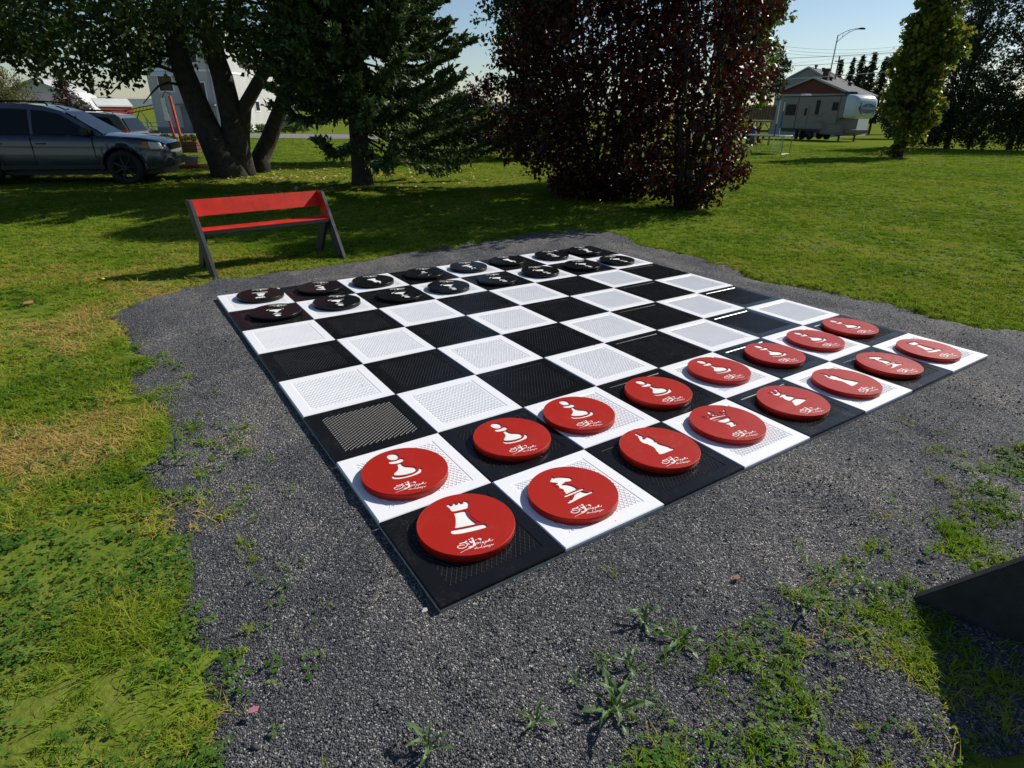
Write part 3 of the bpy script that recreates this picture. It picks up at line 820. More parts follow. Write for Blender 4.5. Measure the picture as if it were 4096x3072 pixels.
# --- the big many-stemmed tree on the left
BT = np.array([-7.8, 17.4, -0.05])
e = empty('poplar_tree', tuple(BT), 0, 'big multi stemmed leafy tree with dark trunks and overhanging crown at left', 'tree')
def rel(pts): return [((p[0] - BT[0], p[1] - BT[1], p[2] - BT[2]), r) for p, r in pts]
stems = [
    [((-7.72, 17.0, -0.15), .50), ((-7.86, 17.0, 0.35), .40), ((-8.05, 17.0, 0.9), .34), ((-8.25, 17.0, 1.6), .30), ((-8.46, 17.0, 2.5), .26), ((-8.6, 17.0, 3.6), .22), ((-8.8, 16.9, 5.2), .16), ((-9.1, 16.8, 7.5), .08)],
    [((-7.62, 17.3, -0.15), .46), ((-7.58, 17.3, 0.7), .34), ((-7.56, 17.3, 1.4), .29), ((-7.63, 17.3, 2.4), .26), ((-7.8, 17.3, 3.3), .22), ((-7.8, 17.3, 5), .17), ((-7.6, 17.5, 8), .08)],
    [((-7.55, 17.35, 0.2), .26), ((-7.42, 17.4, 1.0), .21), ((-7.22, 17.4, 1.7), .18), ((-6.75, 17.4, 2.3), .16), ((-6.4, 17.4, 2.7), .14), ((-5.85, 17.4, 3.5), .12), ((-5.3, 17.4, 4.8), .09), ((-5.0, 17.5, 6.5), .05)],
    [((-7.45, 18.2, -0.15), .36), ((-7.45, 18.5, 0.35), .26), ((-7.15, 18.5, 0.8), .23), ((-6.75, 18.5, 1.5), .21), ((-6.36, 18.5, 2.25), .19), ((-6.0, 18.5, 2.9), .17), ((-5.4, 18.4, 4.0), .13), ((-4.9, 18.4, 6), .07)]]
for s in stems:
    mb = MB(); q = rel(s); mb.tube([p for p, r in q], [r for p, r in q], 12)
    mb.build('trunk', m_bark, e, smooth=True)
mb = MB()
rg = random.Random(3)
for i in range(26):
    s = rg.choice(stems); k = rg.randint(4, len(s) - 2); p = s[k][0]
    tgt = (p[0] + rg.uniform(-5, 2.5), p[1] + rg.uniform(-2.5, 2.5), p[2] + rg.uniform(-0.4, 2.5))
    q = rel(bent(p, tgt, s[k][1] * .4, 0.015, 6, 0.1, i, -0.3)); mb.tube([a for a, r in q], [r for a, r in q], 6)
for p, tgt in (((-8.25, 17, 1.9), (-9.2, 16.2, 1.75)), ((-8.5, 17, 2.8), (-10.6, 16, 2.2)), ((-8.4, 17, 2.4), (-9.9, 16.1, 1.95)), ((-8.6, 17, 3.4), (-12.5, 16, 2.9))):
    q = rel(bent(p, tgt, 0.06, 0.012, 6, 0.08, 9, -0.4)); mb.tube([a for a, r in q], [r for a, r in q], 6)
mb.build('limbs', m_bark, e, smooth=True)
rg = np.random.default_rng(5)
# crown: leaf clumps hanging below a lumpy dome; its lower surface dips towards the left
n = 1750
x = rg.uniform(-16.0, -3.6, n); y = rg.uniform(13.8, 20.5, n)
bx_ = np.array([-16, -13, -12.3, -11.4, -10.7, -10.2, -9.85, -9.5, -9.1, -8.6, -7.8, -7, -6.4, -5.5, -4.6, -3.5])
bz_ = np.array([2.5, 2.45, 2.4, 2.25, 2.15, 2.05, 1.85, 2.05, 2.35, 2.75, 2.95, 2.55, 2.5, 2.3, 2.5, 3.0])
lo = np.interp(x, bx_, bz_) + np.abs(y - 16.2) * 0.22 + rg.uniform(-.1, .35, n) + 0.3 * (vnoise(x * 1.3, y * 1.3, 3) - .3)
top = 10.5 - ((x + 8.8) / 8.0) ** 2 * 5.5 - ((y - 17) / 4.2) ** 2 * 3.0
z = lo + (top - lo) * rg.uniform(size=n) ** 1.9
ok = (top > lo)
CC = np.c_[x, y, z][ok]
P = clumps(CC, rg.uniform(.22, .5, len(CC)), 24, 6)
# thin the front so sky glints through the lower edge
leaves('crown', P - BT, 0.135, G1, e, ratio=0.85, droop=0.9, upb=0.3, seed=2)

# --- the spruce
SP = np.array([-3.78, 15.45, -0.03])
e = empty('spruce_tree', tuple(SP), 0, 'dark spruce with drooping boughs and straight trunk behind the bench', 'tree')
mb = MB(); mb.tube([(0.02, -.05, -.1), (0, 0, .35), (0.02, 0, 1.5), (0.03, 0, 5), (0, 0, 13.5)], [.30, .23, .215, .16, .02], 14)
mb.build('trunk', m_bark2, e, smooth=True)
rg = np.random.default_rng(8)
bm_ = MB(); nbough = 0; TP = []; TA = []
zz = 1.0
while zz < 13.2:
    nb = 13 if zz < 5.5 else 6
    for k in range(nb):
        az = rg.uniform(0, 2 * math.pi)
        L = (3.3 * (1 - zz / 13.8) ** 0.85) * rg.uniform(.7, 1.12)
        rt_ = math.cos(az) * .9 - math.sin(az) * .35
        L *= 1.1 if rt_ > .15 else ((.72 if rt_ > -.35 else .62) if zz < 3.4 else .8)
        if zz < 1.75 and (rt_ < .25 or zz < 1.2): continue
        d = np.array([math.cos(az), math.sin(az), 0.0]); z0_ = zz + rg.uniform(-.12, .14)
        drop = rg.uniform(.10, .28) * ((1.0 if rt_ > 0.3 else .35) if zz < 2.4 else 0.8)
        t = np.linspace(0, 1, 9)
        pts = np.array([0, 0, z0_]) + d * (L * t)[:, None]
        pts[:, 2] += -drop * L * np.sin(np.pi * np.minimum(t, .62) / 1.24) + 0.26 * L * np.maximum(0, t - .62) ** 1.5 * 1.6
        bb = MB() if zz < 4.6 else bm_
        bb.tube([tuple(p) for p in pts], list(0.024 * (1 - t * .85) * (L / 3 + .3)), 5, cap=False)
        if zz < 4.6: bb.build('bough', m_bark2, e)
        nt_ = int(30 + 34 * L) if zz < 5.5 else int(10 + 6 * L)
        for j in range(nt_):
            u = rg.uniform(.14, 1.0) ** .75; i0 = min(int(u * 8), 7); fr = u * 8 - i0
            p = pts[i0] * (1 - fr) + pts[i0 + 1] * fr
            tang = pts[i0 + 1] - pts[i0]; tang /= np.linalg.norm(tang)
            side = np.cross(tang, [0, 0, 1]) * (1 if rg.uniform() < .5 else -1)
            a = tang * rg.uniform(.3, .95) + side * rg.uniform(.25, .9) * (1.1 - u * .6) + np.array([0, 0, rg.uniform(-.85, .15) if u < .75 else rg.uniform(-.15, .6)])
            a /= np.linalg.norm(a)
            tl = rg.uniform(.16, .42) * (1.15 - .45 * u) * (1 if zz < 5.5 else 1.8)
            for q in range(5):
                TP.append(p + a * tl * (q + .5) / 5 + rg.normal(size=3) * .014); TA.append(a + rg.normal(size=3) * .42)
    zz += 0.27 if zz < 5.5 else 0.55
tag(bm_.build('upper_boughs', m_bark2, e), kind='stuff')
TP = np.array(TP); TA = np.array(TA)
leaves('crown', TP, 0.15, G2, e, ratio=0.42, upb=0.2, seed=4, A=TA)

# --- purple leaved shrubs
def shrub(loc, label, cen, rad, h, n, stems_, seed, extra=(), group='purple leaved shrubs'):
    e = empty('purple_shrub', loc, 0, label, 'shrub', group)
    rg = np.random.default_rng(seed)
    mb = MB(); tips = []
    for k in range(stems_):
        az = 2 * math.pi * k / stems_ + rg.uniform(-.3, .3); r0 = rg.uniform(.05, .35); sp = rg.uniform(.35, .95)
        top = np.array([cen[0] + math.cos(az) * rad * sp, cen[1] + math.sin(az) * rad * sp, h * rg.uniform(.6, .98)])
        q = bent((math.cos(az) * r0, math.sin(az) * r0, -.06), tuple(top), rg.uniform(.035, .07), .012, 7, .06, seed + k)
        mb.tube([p for p, r in q], [r for p, r in q], 6); tips.append(q)
    mb.build('trunk', m_bark2, e, smooth=True)
    PER = 16; n = n // PER
    zs = rg.uniform(0, 1, n) ** 0.85 * h
    prof = np.interp(zs / h, [0, .05, .12, .3, .55, .8, 1], [.35, .55, .8, 1, .97, .75, .15])
    az = rg.uniform(0, 2 * math.pi, n); rr = rad * prof * (rg.uniform(.1, 1, n) ** .5) * (1 + .22 * np.sin(az * 3 + zs * 1.7 + seed) + .12 * np.sin(az * 7 - zs * 3))
    C = np.c_[cen[0] * np.minimum(1, zs / 1.0) + np.cos(az) * rr, cen[1] + np.sin(az) * rr, zs]
    C = clumps(C, rg.uniform(.14, .38, n), PER, seed, .9)
    C = C[C[:, 2] > .03]
    for (cx, cy, cz, r, k) in extra:
        C = np.concatenate([C, clumps(np.array([[cx, cy, cz]]), r, k, seed)])
    leaves('crown', C, 0.115, G3, e, ratio=.58, upb=.4, droop=.25, seed=seed)
    return e
shrub((1.95, 13.9, -.04), 'broad dark purple leaved shrub, the larger of the two beyond the board', (-.3, 0, 0), 2.0, 6.6, 44000, 13, 21,
      [(-.75, -.3, .35, .45, 260), (-.9, -.5, .2, .3, 90), (1.0, -.3, .5, .5, 400), (-.2, -.5, .25, .6, 500), (.5, -.5, .3, .5, 400)])
shrub((3.42, 12.25, -.04), 'narrow purple leaved shrub standing right of the broad purple shrub', (.05, 0, 0), 1.1, 5.9, 13500, 8, 22,
      [(-.55, -.2, .42, .28, 60), (.75, -.2, .62, .35, 110), (.95, -.1, .75, .2, 40)])

# --- trees behind
def leafy(name, loc, label, cat, h, c, r, n, per, crad, size, m_lf, seed, group=None, tr=.14, m_tr=None, lean=(0, 0), shell=.3, **kw):
    rg = np.random.default_rng(seed)
    CC = ellips(c, r, n, seed, shell)
    CC = CC[CC[:, 2] > 0.15]
    P = clumps(CC, rg.uniform(.6, 1.3, len(CC)) * crad, per, seed)
    P = P[P[:, 2] > 0.05]
    top = (c[0], c[1], c[2] + r[2] * .7)
    trunk = bent((0, 0, -.1), top, tr, tr * .15, 7, .03, seed)
    br = []
    for i in range(14):
        t = trunk[rg.integers(1, 6)]; g = CC[rg.integers(0, len(CC))]
        br.append(bent(t[0], tuple(g), tr * .35, .012, 5, .08, seed + i))
    return tree(name, loc, label, cat, trunk, m_tr or m_bark2, P, size, m_lf, group, br, seed=seed, **kw)
leafy('leafy_tree', (6.55, 19.5, ztf(19.5)), 'bright green columnar tree directly behind the narrow purple shrub', 'tree', 8, (.05, 0, 5.2), (.95, .95, 4.4), 560, 26, .32, .15, G8, 31, shell=.2, ratio=.8)
leafy('leafy_tree', (.15, 26.5, ztf(26.5)), 'tall dark green tree rising between the spruce and the purple shrub', 'tree', 10, (.3, 0, 6.6), (1.75, 1.8, 4.6), 560, 26, .42, .17, G1, 32, ratio=.8)
for i, (x, y, r, h, lb, m) in enumerate([(-2.6, 27.5, 1.2, 2.6, 'small dark bush straight behind the spruce boughs', G5), (-1.2, 28.0, 1.6, 3.0, 'low dark hedge bush behind the right boughs of the spruce', G3), (.55, 26.0, 1.25, 3.0, 'dark green bush at the left foot of the broad purple shrub', G5), (1.9, 27.5, 1.3, 2.6, 'dark bush hidden mostly behind the broad purple shrub', G5)]):
    leafy('bush', (x, y, ztf(y)), lb, 'bush', h, (0, 0, h * .5), (r, r, h * .52), 200, 26, .3, .13, m, 40 + i, 'bushes behind the spruce', tr=.06)
leafy('maple_tree', (19.3, 32.1, ztf(32.1)), 'young yellowing green maple standing alone on the lawn before the trailer', 'tree', 9,
      (.05, 0, 4.3), (1.3, 1.3, 4.2), 400, 34, .40, .22, G4, 51, tr=.26, shell=.15, ratio=.9)
wild = [(31.0, 46.0, 10.5, 4.6, 'tall wild tree, leftmost of the dark thicket at far right'), (34.7, 45.0, 12.5, 4.4, 'tallest loose wild tree of the thicket at the right edge'),
        (38.5, 44.5, 11.5, 4.2, 'wild tree at the right end of the thicket, partly cropped')]
for i, (x, y, h, r, lb) in enumerate(wild):
    leafy('wild_tree', (x, y, ztf(y)), lb, 'tree', h, (0, 0, h * .58), (2.5, 2.2, h * .60), 560, 26, .5, .2, G5, 60 + i, 'wild trees at the right edge', tr=.2, shell=.1, droop=.3)
for i, (x, y, h, r) in enumerate([(29.2, 46.0, 4.0, 2.0), (31.6, 44.6, 4.6, 2.2), (34.4, 43.8, 4.4, 2.2), (37.2, 43.0, 3.0, 2.0)]):
    leafy('wild_bush', (x, y, ztf(y)), ['dense dark bush at the left foot of the thicket', 'dense dark bush under the leftmost wild tree', 'dark bush under the tallest wild tree', 'pale brushy bush at the right edge foot of the thicket'][i], 'bush', h, (0, 0, h * .48), (r, 1.6, h * .55), 340, 26, .42, .17, G5, 70 + i, 'bushes of the right hand thicket', tr=.06)
leafy('dark_tree', (45.2, 76.0, ztf(76)), 'dark bushy tree between the trailer and the maple', 'tree', 6, (0, 0, 4.0), (2.9, 2.4, 4.6), 420, 26, .6, .30, G5, 80, tr=.15)
leafy('small_tree', (30.5, 81.0, ztf(81)), 'small dark loose crowned tree left of the grey house', 'tree', 6, (.6, 0, 7.0), (1.9, 1.6, 2.6), 90, 24, .6, .34, G5, 81, tr=.15)
leafy('willow_tree', (-39.3, 50.0, ztf(50)), 'yellowish willow crown at the far left edge beyond the parked cars', 'tree', 6, (0, 0, 2.6), (2.0, 2.0, 2.3), 300, 28, .5, .2, G6, 82, tr=.2, ratio=.3, droop=1.6)
leafy('garden_bush', (-44.4, 62.5, ztf(62.5)), 'green bush between the white shed and the barn', 'bush', 3, (2.6, 0, 1.3), (1.6, 1.2, 1.5), 120, 20, .4, .2, G5, 83, tr=.06)
for i, (x, y, r, h, lb) in enumerate([(-24.6, 63.2, 1.1, .75, 'green garden plants along the white wing of the tower building'), (-21.8, 63.0, 1.2, .8, 'garden plants at the right end of the white wing'), (-28.4, 60.2, .6, 1.4, 'rounded yellow green shrub at the foot of the tower')]):
    leafy('garden_shrub', (x, y, ztf(y)), lb, 'plant', h, (0, 0, h * .5), (r * 1.6, r * .6, h * .6), 90, 22, .25, .16, G8, 90 + i, tr=.03)

def conifer(name, loc, h, r, label, m, seed, group, z0=.4, step=.35, tl=.5, per=9):
    e = empty(name, loc, 0, label, 'tree', group); rg = np.random.default_rng(seed)
    mb = MB(); mb.tube([(0, 0, -.1), (0, 0, h * .5), (0, 0, h)], [r * .09, r * .06, .02], 7); mb.build('trunk', m_bark2, e)
    P = []; A = []; z = z0
    while z < h:
        L0 = r * (1 - z / h) ** .9 + .12
        for k in range(per):
            az = rg.uniform(0, 6.283); L = L0 * rg.uniform(.6, 1.12); d = np.array([math.cos(az), math.sin(az), -.25])
            for q in range(int(3 + 9 * L / r)):
                u = rg.uniform(.1, 1)
                P.append(np.array([0, 0, z + rg.uniform(-.6, .6) * step]) + d * L * u + rg.normal(size=3) * .1 * r * .4 + np.array([0, 0, .25 * L * u * u])); A.append(d + rg.normal(size=3) * .5)
        z += step
    leaves('crown', np.array(P), tl, m, e, ratio=.32, seed=seed, A=np.array(A)); return e
conifer('conifer', (-34.3, 50, ztf(50)), 4.7, 1.75, 'reddish brown dying conifer in front of the red barn', G7, 100, None, .5, .16, .34, 10)
for i, (x, y, h, r) in enumerate([(57.8, 120, 11.4, 2.0), (60.4, 121, 12.0, 2.0), (63.4, 122, 10.6, 2.0), (51.2, 100, 10.6, 2.0), (53.4, 101, 11.2, 2.2), (55.8, 102, 10.6, 2.2), (58.4, 101, 9.6, 2.4)]):
    conifer('conifer', (x, y, -1.0), h, r, ['leftmost pointed spruce beyond the grey house roof', 'second pointed spruce beyond the grey house roof', 'third low spruce beyond the grey roof', 'tall spruce left in the dark spruce row beside the red house', 'second tall spruce in the dark row beside the red house', 'third spruce of the dark row behind the maple', 'right hand spruce of the dark row behind the maple'][i], G5, 110 + i, 'spruces beyond the houses', 2, .42, .8, 9)

# ------------------------------------------------------------------ parked cars
m_tyre = mat('tyre_rubber', (0.012, 0.012, 0.013), 0.85, 0.2, 20)
m_rim = mat('dark_alloy', (0.04, 0.04, 0.042), 0.4, 0.1, 10, metal=0.8)
m_trim = mat('black_plastic', (0.012, 0.012, 0.013), 0.6, 0.2, 10)
m_glass = glass('tinted_glass')
m_chrome = mat('chrome', (0.6, 0.6, 0.6), 0.15, 0.05, 5, metal=1.0)
m_lamp = mat('headlamp_clear', (0.62, 0.62, 0.60), 0.12, 0.1, 20)
m_amber = mat('amber_lens', (0.5, 0.14, 0.02), 0.2, 0.1, 20)
m_tail = mat('red_lens', (0.42, 0.012, 0.01), 0.18, 0.1, 20)
def carpaint(name, col):
    m, nt, b = newmat(name)
    b.inputs['Base Color'].default_value = (*col, 1); b.inputs['Metallic'].default_value = 0.3
    b.inputs['Roughness'].default_value = 0.34; b.inputs['Coat Weight'].default_value = 0.9; b.inputs['Coat Roughness'].default_value = 0.04
    bump(nt, b, noise(nt, 900, 1), 0.02, 0.0005)
    return m
def car(loc, rz, label, pm, sc=1.0):
    e = empty('parked_car', loc, rz, label, 'car', 'cars parked on the left'); e.scale = (sc, sc, sc)
    L0, L1 = -2.42, 2.40; AX = (1.42, -1.50); WR = 0.385; AR = 0.455
    xs = np.unique(np.round(np.concatenate([np.linspace(L0, L1, 56), [a + AR * math.cos(t) for a in AX for t in np.linspace(0, math.pi, 15)]]), 4))
    def zb(x): return float(np.interp(x, [L0, -2.1, -1.9, 1.9, 2.2, L1], [.50, .40, .34, .32, .36, .48]))
    def zs(x): return float(np.interp(x, [L0, -2.3, -1.0, .9, 1.15, 1.8, 2.15, 2.33, L1], [.98, 1.12, 1.12, 1.09, 1.085, 1.04, .98, .90, .72]))
    def hw(x): return float(np.interp(x, [L0, -2.25, -1.7, 0, 1.7, 2.1, 2.3, L1], [.74, .88, .945, .95, .945, .88, .76, .60]))
    prof = [(.90, 0.0), (.985, .10), (1.0, .30), (1.0, .50), (.985, .66), (.995, .80), (.965, .93), (.90, .985), (.80, 1.0), (.45, 1.03), (0, 1.045)]
    V = []; n = len(prof) * 2 - 1
    for x in xs:
        h, a, bq = hw(x), zb(x), zs(x)
        hood = 1.0 if x > .9 else 0.3
        rowp = []
        for q, t in prof:
            z = a + (bq - a) * min(t, 1.0) + max(0, t - 1) * 1.0 * hood
            rowp.append((x, -h * q, z))
        V += rowp + [(x, -p[1], p[2]) for p in rowp[-2::-1]]
    F = []; nx = len(xs)
    for i in range(nx - 1):
        for k in range(n - 1):
            q = (i * n + k, (i + 1) * n + k, (i + 1) * n + k + 1, i * n + k + 1)
            c = np.mean([V[t] for t in q], 0)
            if any((c[0] - a) ** 2 + (c[2] - WR) ** 2 < AR ** 2 for a in AX) and abs(c[1]) > .5: continue
            F.append(q)
    F.append(tuple(range(n))); F.append(tuple(range((nx - 1) * n, nx * n)))
    mb = MB(); mb.add(V, F)
    # snap the cut edges onto the arch circle
    for j, p in enumerate(mb.v):
        for a in AX:
            d = math.hypot(p[0] - a, p[2] - WR)
            if abs(d - AR) < .09 and abs(p[1]) > .5: mb.v[j] = (a + (p[0] - a) / d * AR, p[1], WR + (p[2] - WR) / d * AR)
    body = mb.build('body', pm, e, smooth=True)
    mb = MB(); mb.box(-2.25, 2.2, -.78, .78, .22, .62)
    for a in AX:
        for s in (-1, 1):
            pts = [(a + (AR + .02) * math.cos(t), WR + (AR + .02) * math.sin(t)) for t in np.linspace(-.15, math.pi + .15, 16)]
            v = [(x, s * .93, z) for x, z in pts] + [(x, s * .45, z) for x, z in pts]
            mb.add(v, [(i, i + 1, i + 17, i + 16) for i in range(15)])
    mb.build('underbody', m_trim, e)
    for a in AX:
        for s in (-1, 1):
            mb = MB()
            pts = [(a + (AR + .01) * math.cos(t), s * (.948), WR + (AR + .01) * math.sin(t)) for t in np.linspace(-.1, math.pi + .1, 18)]
            mb.tube(pts, .022, 6); mb.build('arch_trim', m_trim, body)
            mb = MB(); y0 = s * .70; y1 = s * .945
            mb.lathe([(.24, y0), (.36, y0), (.385, y0 + s * .04), (.385, y1 - s * .04), (.36, y1), (.26, y1), (.245, y1 - s * .03)], 28, (a, 0, WR), 'y', caps=False)
            w = mb.build('wheel', m_tyre, e, smooth=True)
            mb = MB(); mb.lathe([(.07, y1 - s * .02), (.07, y1 - s * .06)], 12, (a, 0, WR), 'y')
            for k in range(7):
                t = 2 * math.pi * k / 7
                mb.tube([(a + .05 * math.cos(t), y1 - s * .03, WR + .05 * math.sin(t)), (a + .25 * math.cos(t), y1 - s * .02, WR + .25 * math.sin(t))], [.035, .028], 5)
            mb.lathe([(.235, y1 - s * .05), (.255, y1 - s * .012), (.262, y1 - s * .03)], 28, (a, 0, WR), 'y', caps=False)
            mb.build('rim', m_rim, w)
    # greenhouse
    P = [(1.12, 1.06, .80), (.30, 1.60, .66), (-.1, 1.71, .62), (-.6, 1.745, .61), (-1.3, 1.735, .61), (-2.0, 1.66, .62), (-2.12, 1.60, .64), (-2.40, 1.08, .76)]
    v = [(x, -w, z) for x, z, w in P] + [(x, w, z) for x, z, w in P]; m = len(P)
    f = [tuple(range(m)), tuple(range(2 * m - 1, m - 1, -1))] + [(i, i + 1, i + 1 + m, i + m) for i in range(m - 1)]
    mb = MB(); mb.add(v, f); roof = mb.build('cabin', pm, e, bevel=.02)
    def side_y(z): return .80 - (z - 1.06) / (1.72 - 1.06) * .185 + .014
    def pane(poly, s, nm='window', mt=m_glass):
        v = [(x, s * side_y(z), z) for x, z in poly] + [(x, s * (side_y(z) - .03), z) for x, z in poly]; k = len(poly)
        mb = MB(); mb.add(v, [tuple(range(k))] + [(i, (i + 1) % k, (i + 1) % k + k, i + k) for i in range(k)]); mb.build(nm, mt, roof)
    for s in (-1, 1):
        pane([(.92, 1.10), (.26, 1.53), (-.05, 1.60), (-.30, 1.625), (-.34, 1.10)], s)
        pane([(-.42, 1.10), (-.38, 1.63), (-.8, 1.64), (-1.22, 1.63), (-1.30, 1.11)], s)
        pane([(-1.38, 1.12), (-1.31, 1.625), (-1.78, 1.58), (-2.02, 1.22)], s)
        mb = MB(); mb.tube([(-1.95, s * .60, 1.70), (-1.9, s * .60, 1.775), (-.5, s * .59, 1.80), (.0, s * .60, 1.765), (.05, s * .60, 1.71)], .018, 6); mb.build('roof_rail', m_trim, roof)
        mb = MB(); mb.box(.66, .86, s * .86 - .10, s * .86 + .13 if s > 0 else s * .86 + .10, 1.10, 1.25) if s > 0 else mb.box(.66, .86, -.99, -.80, 1.10, 1.25)
        mb.build('mirror', m_trim, e, bevel=.03)
        for x0, x1 in ((-.38, -.365), (-1.22, -1.205), (.86, .875)):
            mb = MB(); mb.box(x0, x1, s * .93, s * .956, .46, 1.06); mb.build('door_gap', m_trim, body)
        for x0 in (-.28, -1.14):
            mb = MB(); mb.box(x0, x0 + .2, s * .94, s * .972, .90, .925); mb.build('door_handle', m_trim, body, bevel=.006)
        mb = MB(); mb.box(-1.1, 1.0, s * .93, s * .965, .36, .45); mb.build('sill_strip', m_trim, body)
        mb = MB(); mb.prism([(2.02, .80), (2.30, .79), (2.26, .93), (2.0, .96)], s * .68, s * .91, 'y'); mb.build('headlight', m_lamp, e, bevel=.02)
        mb = MB(); mb.prism([(1.90, .82), (2.02, .81), (2.0, .95), (1.9, .96)], s * .86, s * .93, 'y'); mb.build('side_marker', m_amber, e)
        mb = MB(); mb.lathe([(.07, 2.28), (.06, 2.36)], 12, (0, s * .62, .58), 'x'); mb.build('fog_light', m_lamp, e)
        mb = MB(); mb.prism([(-2.10, .98), (-2.30, .98), (-2.36, 1.16), (-2.2, 1.20)], s * .70, s * .915, 'y'); mb.build('tail_light', m_tail, e)
    for (q, nm) in (([(1.06, 1.10), (.36, 1.565)], 'windscreen'), ([(-2.17, 1.56), (-2.37, 1.16)], 'rear_window')):
        sg = 1 if nm == 'windscreen' else -1
        (xa, za), (xb, zb_) = q; wa, wb = side_y(za) - .09, side_y(zb_) - .09; nrm = np.array([abs(zb_ - za) * sg, abs(xb - xa)]); nrm = nrm / np.hypot(*nrm) * .02
        v = [(xa + nrm[0], -wa, za + nrm[1]), (xa + nrm[0], wa, za + nrm[1]), (xb + nrm[0], wb, zb_ + nrm[1]), (xb + nrm[0], -wb, zb_ + nrm[1])]
        v += [(x - nrm[0] * 2.2, y, z - nrm[1] * 2.2) for x, y, z in v]
        mb = MB(); mb.add(v, [(0, 1, 2, 3), (0, 4, 5, 1), (1, 5, 6, 2), (2, 6, 7, 3), (3, 7, 4, 0)]); mb.build(nm, m_glass, roof)
    mb = MB(); mb.box(2.31, 2.40, -.52, .52, .74, .90); mb.build('grille', m_trim, e, bevel=.015)
    mb = MB(); mb.prism([(2.05, .34), (2.46, .40), (2.47, .56), (2.30, .60)], -.72, .72, 'y'); mb.build('bumper', m_trim, e, bevel=.03)
    return e
blue = carpaint('blue_grey_paint', (0.034, 0.046, 0.068)); silver = carpaint('silver_paint', (0.13, 0.13, 0.13)); blackp = carpaint('black_paint', (0.012, 0.012, 0.013))
ca_, sa_ = math.cos(R(15)), math.sin(R(15))
car((-9.28 - 1.42 * ca_ - .86 * sa_ - .05, 15.06 - 1.42 * sa_ + .86 * ca_, -.035), R(15), 'blue grey sport utility car parked in tree shade at the left edge', blue)
car((-14.25, 20.3, -.12), R(188), 'silver hatchback car half hidden behind the blue grey car', silver, .93)
car((-27.9, 79.5, ztf(79.5)), R(12), 'black vehicle across the road seen beneath the spruce boughs', blackp, 1.0)

# ------------------------------------------------------------------ fifth wheel trailer
m_rv = mat('trailer_beige', (0.17, 0.15, 0.135), 0.45, 0.06, 2); m_cap = mat('trailer_cap_silver', (0.52, 0.58, 0.61), 0.2, 0.04, 2)
m_pane = mat('dark_pane', (0.010, 0.010, 0.012), 0.25, 0.1, 2, spec=0.12)
m_dark = mat('dark_grey_paint', (0.02, 0.02, 0.022), 0.6, 0.15, 5); m_navy = mat('emblem_blue', (0.07, 0.12, 0.18), 0.35, 0.1, 5)
m_wht = mat('white_paint', (0.78, 0.78, 0.77), 0.5, 0.08, 3); m_rvs = mat('trailer_skirt', (0.12, 0.11, 0.10), 0.5, 0.08, 2)
e = empty('camper_trailer', (31.95, 61.9, ztf(61.9)), R(-72), 'beige fifth wheel camper trailer with rounded silver front cap parked on the grass', 'camper trailer')
e.scale = (1.05, 1.05, 1.05)
mb = MB(); mb.prism([(-8, .95), (-.4, .95), (-.4, 1.9), (.1, 2.0), (.1, 3.86), (-8, 3.80)], -1.22, 1.22, 'y'); body = mb.build('body', m_rv, e, bevel=.05)
# rounded front cap
S_ = [(.1, 1.22, 1.92, 3.87), (.55, 1.22, 1.9, 3.86), (.95, 1.2, 1.92, 3.76), (1.25, 1.12, 1.98, 3.55), (1.42, .98, 2.1, 3.25), (1.5, .80, 2.25, 2.95)]
V = []; F = []
rg_ = [(-1, .12), (-1, .88), (-.93, .96), (-.75, 1), (.75, 1), (.93, .96), (1, .88), (1, .12), (.93, .03), (.75, 0), (-.75, 0), (-.93, .03)]
for x, w, z0, z1 in S_: V += [(x, a * w, z0 + (z1 - z0) * t) for a, t in rg_]
k = len(rg_)
for i in range(len(S_) - 1): F += [(i * k + j, i * k + (j + 1) % k, (i + 1) * k + (j + 1) % k, (i + 1) * k + j) for j in range(k)]
F.append(tuple(range((len(S_) - 1) * k, len(S_) * k)))
mb = MB(); mb.add(V, F); cap = mb.build('front_cap', m_cap, e, smooth=True)
mb = MB(); mb.prism([(-.4, .45), (1.0, .75), (1.0, 1.0), (-.4, 1.0)], -1.18, 1.18, 'y'); mb.build('front_skirt', m_rvs, e)
mb = MB(); mb.box(-2.2, .6, -1.235, -1.15, .55, 1.55); mb.build('storage_side', m_rvs, e, bevel=.02)
mb = MB(); mb.box(-1.4, .2, -1.25, -1.235, .75, 1.35); mb.build('storage_door', m_rv, e)
for x0, x1, z0, z1 in ((-1.35, -.65, 2.55, 3.25), (-3.35, -2.85, 2.2, 3.45), (-7.3, -5.9, 2.1, 3.1)):
    mb = MB(); mb.box(x0, x1, -1.245, -1.2, z0, z1); w = mb.build('window', m_dark, e, bevel=.02)
    mb = MB(); mb.box(x0 + .05, x1 - .05, -1.252, -1.24, z0 + .05, z1 - .05); mb.build('pane', m_pane, w)
mb = MB(); mb.box(-4.85, -4.15, -1.25, -1.2, 1.05, 2.95); d = mb.build('door', m_rv, e, bevel=.015)
mb = MB(); mb.box(-4.65, -4.35, -1.262, -1.24, 2.1, 2.75); mb.build('pane', m_pane, d)
mb = MB()
for p in ([(-4.1, 2.3), (-2.9, 1.95), (-2.3, 2.05), (-2.0, 2.5), (-2.5, 2.2), (-3.2, 2.15)], [(-3.2, 1.6), (-2.2, 1.75), (-1.6, 1.55), (-2.4, 1.45)], [(-5.5, 1.75), (-4.9, 1.5), (-4.9, 1.4), (-5.6, 1.6)]):
    mb.prism(p, -1.226, -1.221, 'y')
mb.build('side_graphic', m_rvs, e)
for x in (-.55, -5.75): mb = MB(); mb.box(x, x + .06, -1.235, -1.2, .95, 3.8); mb.build('trim_strip', m_dark, e)
